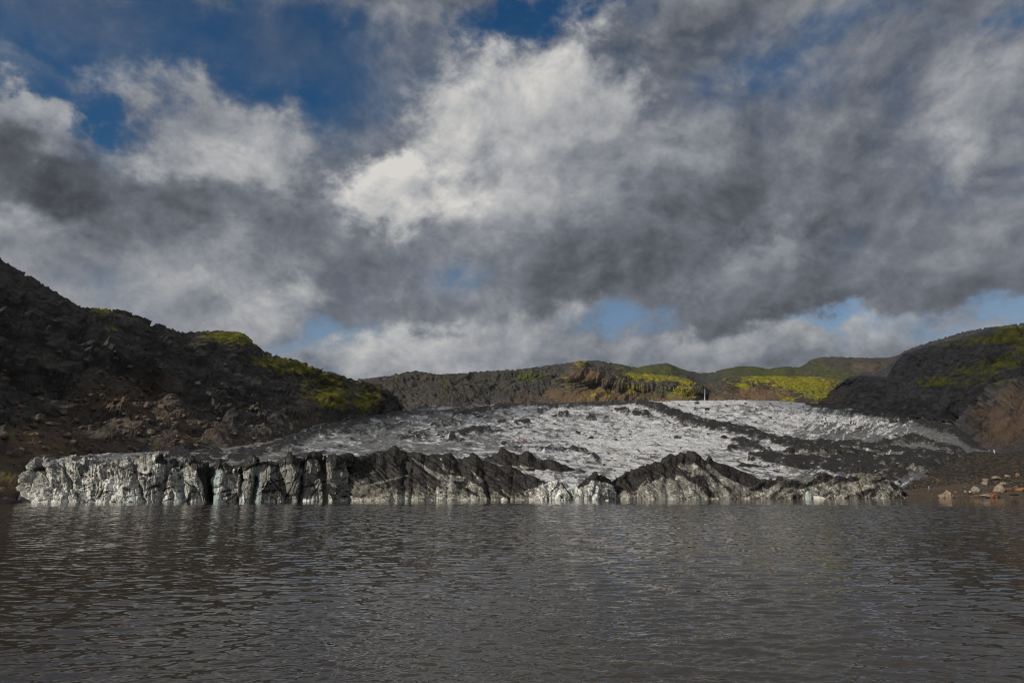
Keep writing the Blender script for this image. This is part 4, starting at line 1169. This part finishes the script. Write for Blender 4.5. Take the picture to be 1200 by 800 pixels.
dg = bpy.context.evaluated_depsgraph_get()
r = np.random.default_rng(77)


def scatter(n, x0, x1, y0, y1, smin, smax, dens=None):
    """drop stones onto whatever the bearing meets"""
    pts, sz = [], []
    o = Vector((0, 0, CAMH))
    for _ in range(n):
        px, py = r.uniform(x0, x1), r.uniform(y0, y1)
        if dens and r.uniform() > dens(px, py): continue
        d = Vector(P(px, py, 1.0)) - o
        hit, loc, nor, idx, ob, _m = scene.ray_cast(dg, o + d * 20, d.normalized())
        if hit and ob.name.split('.')[0] in ('hill', 'beach', 'moraine'):
            pts.append(np.array(loc)); sz.append(smin * (smax / smin) ** (r.uniform() ** 2.2))
    return pts, sz


p1, s1 = scatter(2600, 0, 330, 400, 545, 0.35, 2.2, lambda x, y: math.exp(-((x - 150) / 110) ** 2 - ((y - 490) / 40) ** 2) * 0.9 + 0.12)
scree('scree', p1, s1, mat_simple('brown_scree_stone', (0.045, 0.036, 0.028), (0.13, 0.10, 0.08), 0.8, 0.9, 0.1), 500)
p2, s2 = scatter(2200, 1030, 1200, 558, 582.5, 0.06, 0.5)
scree('gravel', p2, s2, mat_simple('beach_gravel_stone', (0.025, 0.021, 0.017), (0.10, 0.08, 0.062), 0.7, 0.9, 0.03), 600)

# ------------------------------------------------------------------ people
def skin_mat(): return mat_simple('skin', (0.36, 0.22, 0.16), (0.42, 0.27, 0.20), 6, 0.6, 0.002)


SKIN = skin_mat()
HAIR = mat_simple('dark_hair', (0.02, 0.014, 0.010), (0.04, 0.028, 0.02), 20, 0.6, 0.004)


def cloth(name, c): return mat_simple(name, tuple(x * 0.75 for x in c), c, 6, 0.85, 0.01)


def skinned(name, verts, edges, radii, mat, parent, root=0, sub=2):
    me = bpy.data.meshes.new(name)
    me.from_pydata(verts, edges, [])
    o = bpy.data.objects.new(name, me)
    COL.objects.link(o)
    me.materials.append(mat)
    o.parent = parent
    sk = o.modifiers.new('skin', 'SKIN')
    sk.use_smooth_shade = True
    for i, (rx, ry) in enumerate(radii):
        me.skin_vertices[0].data[i].radius = (rx, ry)
        me.skin_vertices[0].data[i].use_root = (i == root)
    ss_ = o.modifiers.new('sub', 'SUBSURF'); ss_.levels = sub; ss_.render_levels = sub
    return o


POSES = {
    # joints: pelvis, waist, chest, neck, head low, head top, shoulders, elbows, wrists, hands, hips, knees, ankles, toes (x right, y away, z up)
    'stand': dict(pel=(0, 0, .93), wai=(0, -.01, 1.10), che=(0, 0, 1.33), nec=(0, 0, 1.50), hd=(0, -.02, 1.60), top=(0, -.01, 1.72),
                  sL=(-.19, 0, 1.42), eL=(-.25, .02, 1.14), wL=(-.24, -.06, .90), kL=(-.10, -.02, .50), aL=(-.11, .02, .09), tL=(-.13, -.15, .04), hL=(-.09, 0, .88),
                  sR=(.19, 0, 1.42), eR=(.26, .03, 1.15), wR=(.22, -.08, .93), kR=(.12, -.05, .50), aR=(.13, 0, .09), tR=(.15, -.17, .04), hR=(.09, 0, .88)),
    'sit': dict(pel=(0, 0, .55), wai=(0, -.02, .71), che=(0, -.07, .94), nec=(0, -.10, 1.10), hd=(0, -.14, 1.20), top=(0, -.14, 1.32),
                sL=(-.19, -.06, 1.03), eL=(-.26, -.18, .79), wL=(-.12, -.38, .72), kL=(-.14, -.44, .54), aL=(-.13, -.46, .09), tL=(-.15, -.62, .04), hL=(-.09, -.04, .53),
                sR=(.19, -.06, 1.03), eR=(.26, -.18, .79), wR=(.12, -.38, .70), kR=(.14, -.44, .54), aR=(.15, -.48, .09), tR=(.17, -.64, .04), hR=(.09, -.04, .53)),
}


def person(pose, loc, rz, label, jacket, trousers, group, hat=None, pack=None):
    root = bpy.data.objects.new('person', None)
    COL.objects.link(root)
    root.location = loc
    root.rotation_euler = (0, 0, rz)
    tag(root, label, 'person', group)
    J = POSES[pose]
    names = ['pel', 'wai', 'che', 'nec', 'hd', 'top', 'sL', 'eL', 'wL', 'sR', 'eR', 'wR', 'hL', 'kL', 'aL', 'tL', 'hR', 'kR', 'aR', 'tR']
    ix = {n: i for i, n in enumerate(names)}
    rad = dict(pel=(.145, .11), wai=(.135, .10), che=(.165, .115), nec=(.058, .058), hd=(.082, .098), top=(.062, .075), sL=(.07, .07), eL=(.046, .046), wL=(.032, .032), hL=(.09, .09), kL=(.062, .062), aL=(.044, .044), tL=(.034, .03))
    rad.update({k[0] + 'R': v for k, v in list(rad.items()) if k.endswith('L')})
    E = [('pel', 'wai'), ('wai', 'che'), ('che', 'nec'), ('nec', 'hd'), ('hd', 'top')]
    for s in 'LR':
        E += [('che', 's' + s), ('s' + s, 'e' + s), ('e' + s, 'w' + s), ('pel', 'h' + s), ('h' + s, 'k' + s), ('k' + s, 'a' + s), ('a' + s, 't' + s)]
    verts = [J[n] for n in names]; edges = [(ix[a], ix[b]) for a, b in E]; radii = [rad[n] for n in names]
    # hands: palm and five fingers on each wrist
    for s, sg in (('L', -1), ('R', 1)):
        w = Vector(J['w' + s]); e = Vector(J['e' + s])
        dr = (w - e).normalized()
        side = Vector((0, 1, 0)) - dr * dr.y; side.normalize()
        palm = w + dr * .075
        pi = len(verts); verts.append(tuple(palm)); radii.append((.034, .02)); edges.append((ix['w' + s], pi))
        for k, (off, ln) in enumerate(((-.030, .06), (-.010, .075), (.010, .07), (.028, .055))):
            f0 = palm + side * off + dr * .03; f1 = f0 + dr * ln + Vector((-sg * .015, 0, 0))
            for q in (f0, f1):
                verts.append(tuple(q)); radii.append((.0095, .0095))
            n = len(verts); edges += [(pi, n - 2), (n - 2, n - 1)]
        t0 = palm - side * .045; t1 = t0 - side * .02 + dr * .045
        for q in (t0, t1):
            verts.append(tuple(q)); radii.append((.011, .011))
        n = len(verts); edges += [(pi, n - 2), (n - 2, n - 1)]
    skinned('body', verts, edges, radii, SKIN, root)
    g = 1.17
    jn = ['wai', 'che', 'nec', 'sL', 'eL', 'wL', 'sR', 'eR', 'wR', 'pel']
    jv = [J[n] for n in jn]
    ne = Vector(J['che']).lerp(Vector(J['nec']), .72); jv[2] = tuple(ne)
    jx = {n: i for i, n in enumerate(jn)}
    jr = [tuple(x * g for x in rad[n]) for n in jn]; jr[2] = (.08, .075); jr[5] = jr[8] = (.046, .046)
    skinned('jacket', jv, [(jx[a], jx[b]) for a, b in (('pel', 'wai'), ('wai', 'che'), ('che', 'nec'), ('che', 'sL'), ('sL', 'eL'), ('eL', 'wL'), ('che', 'sR'), ('sR', 'eR'), ('eR', 'wR'))], jr, jacket, root)
    tn = ['pel', 'hL', 'kL', 'aL', 'hR', 'kR', 'aR']
    tx = {n: i for i, n in enumerate(tn)}
    skinned('trousers', [J[n] for n in tn], [(tx[a], tx[b]) for a, b in (('pel', 'hL'), ('hL', 'kL'), ('kL', 'aL'), ('pel', 'hR'), ('hR', 'kR'), ('kR', 'aR'))],
            [tuple(x * 1.15 for x in rad[n]) for n in tn], trousers, root)
    boot = cloth('dark_boot', (0.02, 0.018, 0.016))
    for s in 'LR':
        skinned('boot', [J['a' + s], J['t' + s]], [(0, 1)], [(.06, .06), (.05, .045)], boot, root)
    hd, tp = Vector(J['hd']), Vector(J['top'])
    co = ICO4[0] * np.array([.098, .112, .095]) + np.array(hd.lerp(tp, .62) + Vector((0, .016, 0.02)))
    link('hair' if not hat else 'hat', tri_mesh('hair', co, ICO4[1]), hat or HAIR, root)
    fc = hd.lerp(tp, .35)
    nose = ICO2[0] * np.array([.016, .022, .022]) + np.array(fc + Vector((0, -.105, -.01)))
    link('nose', tri_mesh('nose', nose, ICO2[1]), SKIN, root)
    eye = cloth('eye', (0.03, 0.025, 0.02))
    for sx in (-1, 1):
        link('eye', tri_mesh('eye', ICO2[0] * .011 + np.array(fc + Vector((sx * .034, -.088, .022))), ICO2[1]), eye, root)
    if pack:
        c = Vector(J['che']).lerp(Vector(J['wai']), .35) + Vector((0, .20, 0))
        q = ICO4[0].copy(); q = np.sign(q) * np.abs(q) ** 0.6
        link('backpack', tri_mesh('backpack', q * np.array([.16, .11, .25]) + np.array(c), ICO4[1]), pack, root)
    return root


def on_ground(px, py, Y):
    c = P(px, py, Y)
    return (c[0], c[1], ground_z(c[0], c[1]))


bpy.context.view_layer.update()
BLUE = cloth('pale_blue_cloth', (0.16, 0.24, 0.36)); NAVY = cloth('slate_blue_cloth', (0.10, 0.15, 0.23))
YEL = cloth('yellow_cloth', (0.62, 0.55, 0.14)); BLK = cloth('black_cloth', (0.012, 0.012, 0.014)); TEAL = cloth('pale_teal_cloth', (0.45, 0.62, 0.60))
RED = cloth('red_cloth', (0.65, 0.03, 0.02)); ORG = cloth('orange_cloth', (0.5, 0.18, 0.03)); DKB = cloth('dark_blue_grey_cloth', (0.05, 0.06, 0.08))
person('stand', on_ground(1089, 575, 213), 0.4, 'person in a pale blue jacket standing alone on the sandy shore', BLUE, NAVY, 'people around the lake')
seat_loc = on_ground(1136.3, 578, 206.5)
o = link('boulder', tri_mesh('boulder', rock_co(190, (.42, .38, .33)) + np.array([0, 0, .12]), ICO4[1]), R_dark)
o.location = seat_loc
tag(o, 'dark stone that the person in yellow sits on', 'boulder', 'boulders on the right beach')
person('sit', seat_loc, 0.5, 'person in a yellow jacket sitting among the boulders on the beach', YEL, BLK, 'people around the lake', hat=BLK)
person('stand', on_ground(1166, 534, 251), 0.3, 'person in pale teal clothes on top of the brown moraine', TEAL, TEAL, 'people around the lake')
person('stand', on_ground(1160, 534, 251.5), -0.4, 'person in dark clothes on the moraine beside the one in pale teal', DKB, DKB, 'people around the lake')
person('stand', on_ground(616.5, 524, 262), 2.6, 'climber in a red jacket on the ice behind the black crest', RED, BLK, 'climbers on the glacier')
person('stand', on_ground(609, 524, 262), 3.0, 'climber in an orange jacket on the ice next to the one in red', ORG, BLK, 'climbers on the glacier')

# blue tarp left on the ash
c = P(985.5, 546.5, 214)
uu, vv = np.meshgrid(np.linspace(-1, 1, 30), np.linspace(-1, 1, 24))
hgt = 0.30 * np.exp(-(uu ** 2 + vv ** 2) * 1.2) + 0.12 * ridged(uu * 1.4 + 3, vv * 1.4, o=3)
G = np.stack([uu * 0.50, vv * 0.34, hgt], -1)
tarp = link('tarp', grid_mesh('tarp', G), cloth('bright_blue_tarp', (0.02, 0.14, 0.75)))
tarp.modifiers.new('thick', 'SOLIDIFY').thickness = 0.02
tarp.location = (c[0], c[1], ground_z(c[0], c[1]) + 0.02)
tag(tarp, 'small crumpled bright blue tarp on the black ash ridge', 'tarp')

# ------------------------------------------------------------------ air
hz = bpy.data.meshes.new('haze')
X0, X1, Z0, Z1 = -4600, 4600, -6.5, 690
hz.from_pydata([(x, y, z) for z in (Z0, Z1) for y in (X0, X1) for x in (X0, X1)], [], [(0, 2, 3, 1), (4, 5, 7, 6), (0, 1, 5, 4), (1, 3, 7, 5), (3, 2, 6, 7), (2, 0, 4, 6)])
m = bpy.data.materials.new('haze_air')
t = NT(m)
pv = t.n('ShaderNodeVolumePrincipled', {'Color': (0.80, 0.88, 1.0, 1), 'Density': 0.000014, 'Anisotropy': 0.2})
t.t.links.new(pv.outputs[0], t.n('ShaderNodeOutputMaterial').inputs['Volume'])
tag(link('haze', hz, m, smooth=False), kind='stuff')

# ------------------------------------------------------------------ render settings
scene.render.engine = 'CYCLES'
scene.cycles.use_denoising = True
scene.cycles.denoising_prefilter = 'ACCURATE'
scene.cycles.filter_width = 1.1
scene.cycles.max_bounces = 6
scene.cycles.diffuse_bounces = 3
scene.cycles.glossy_bounces = 3
scene.view_settings.view_transform = 'Standard'
scene.view_settings.look = 'None'
scene.view_settings.exposure = 0.0
scene.view_settings.gamma = 1.0
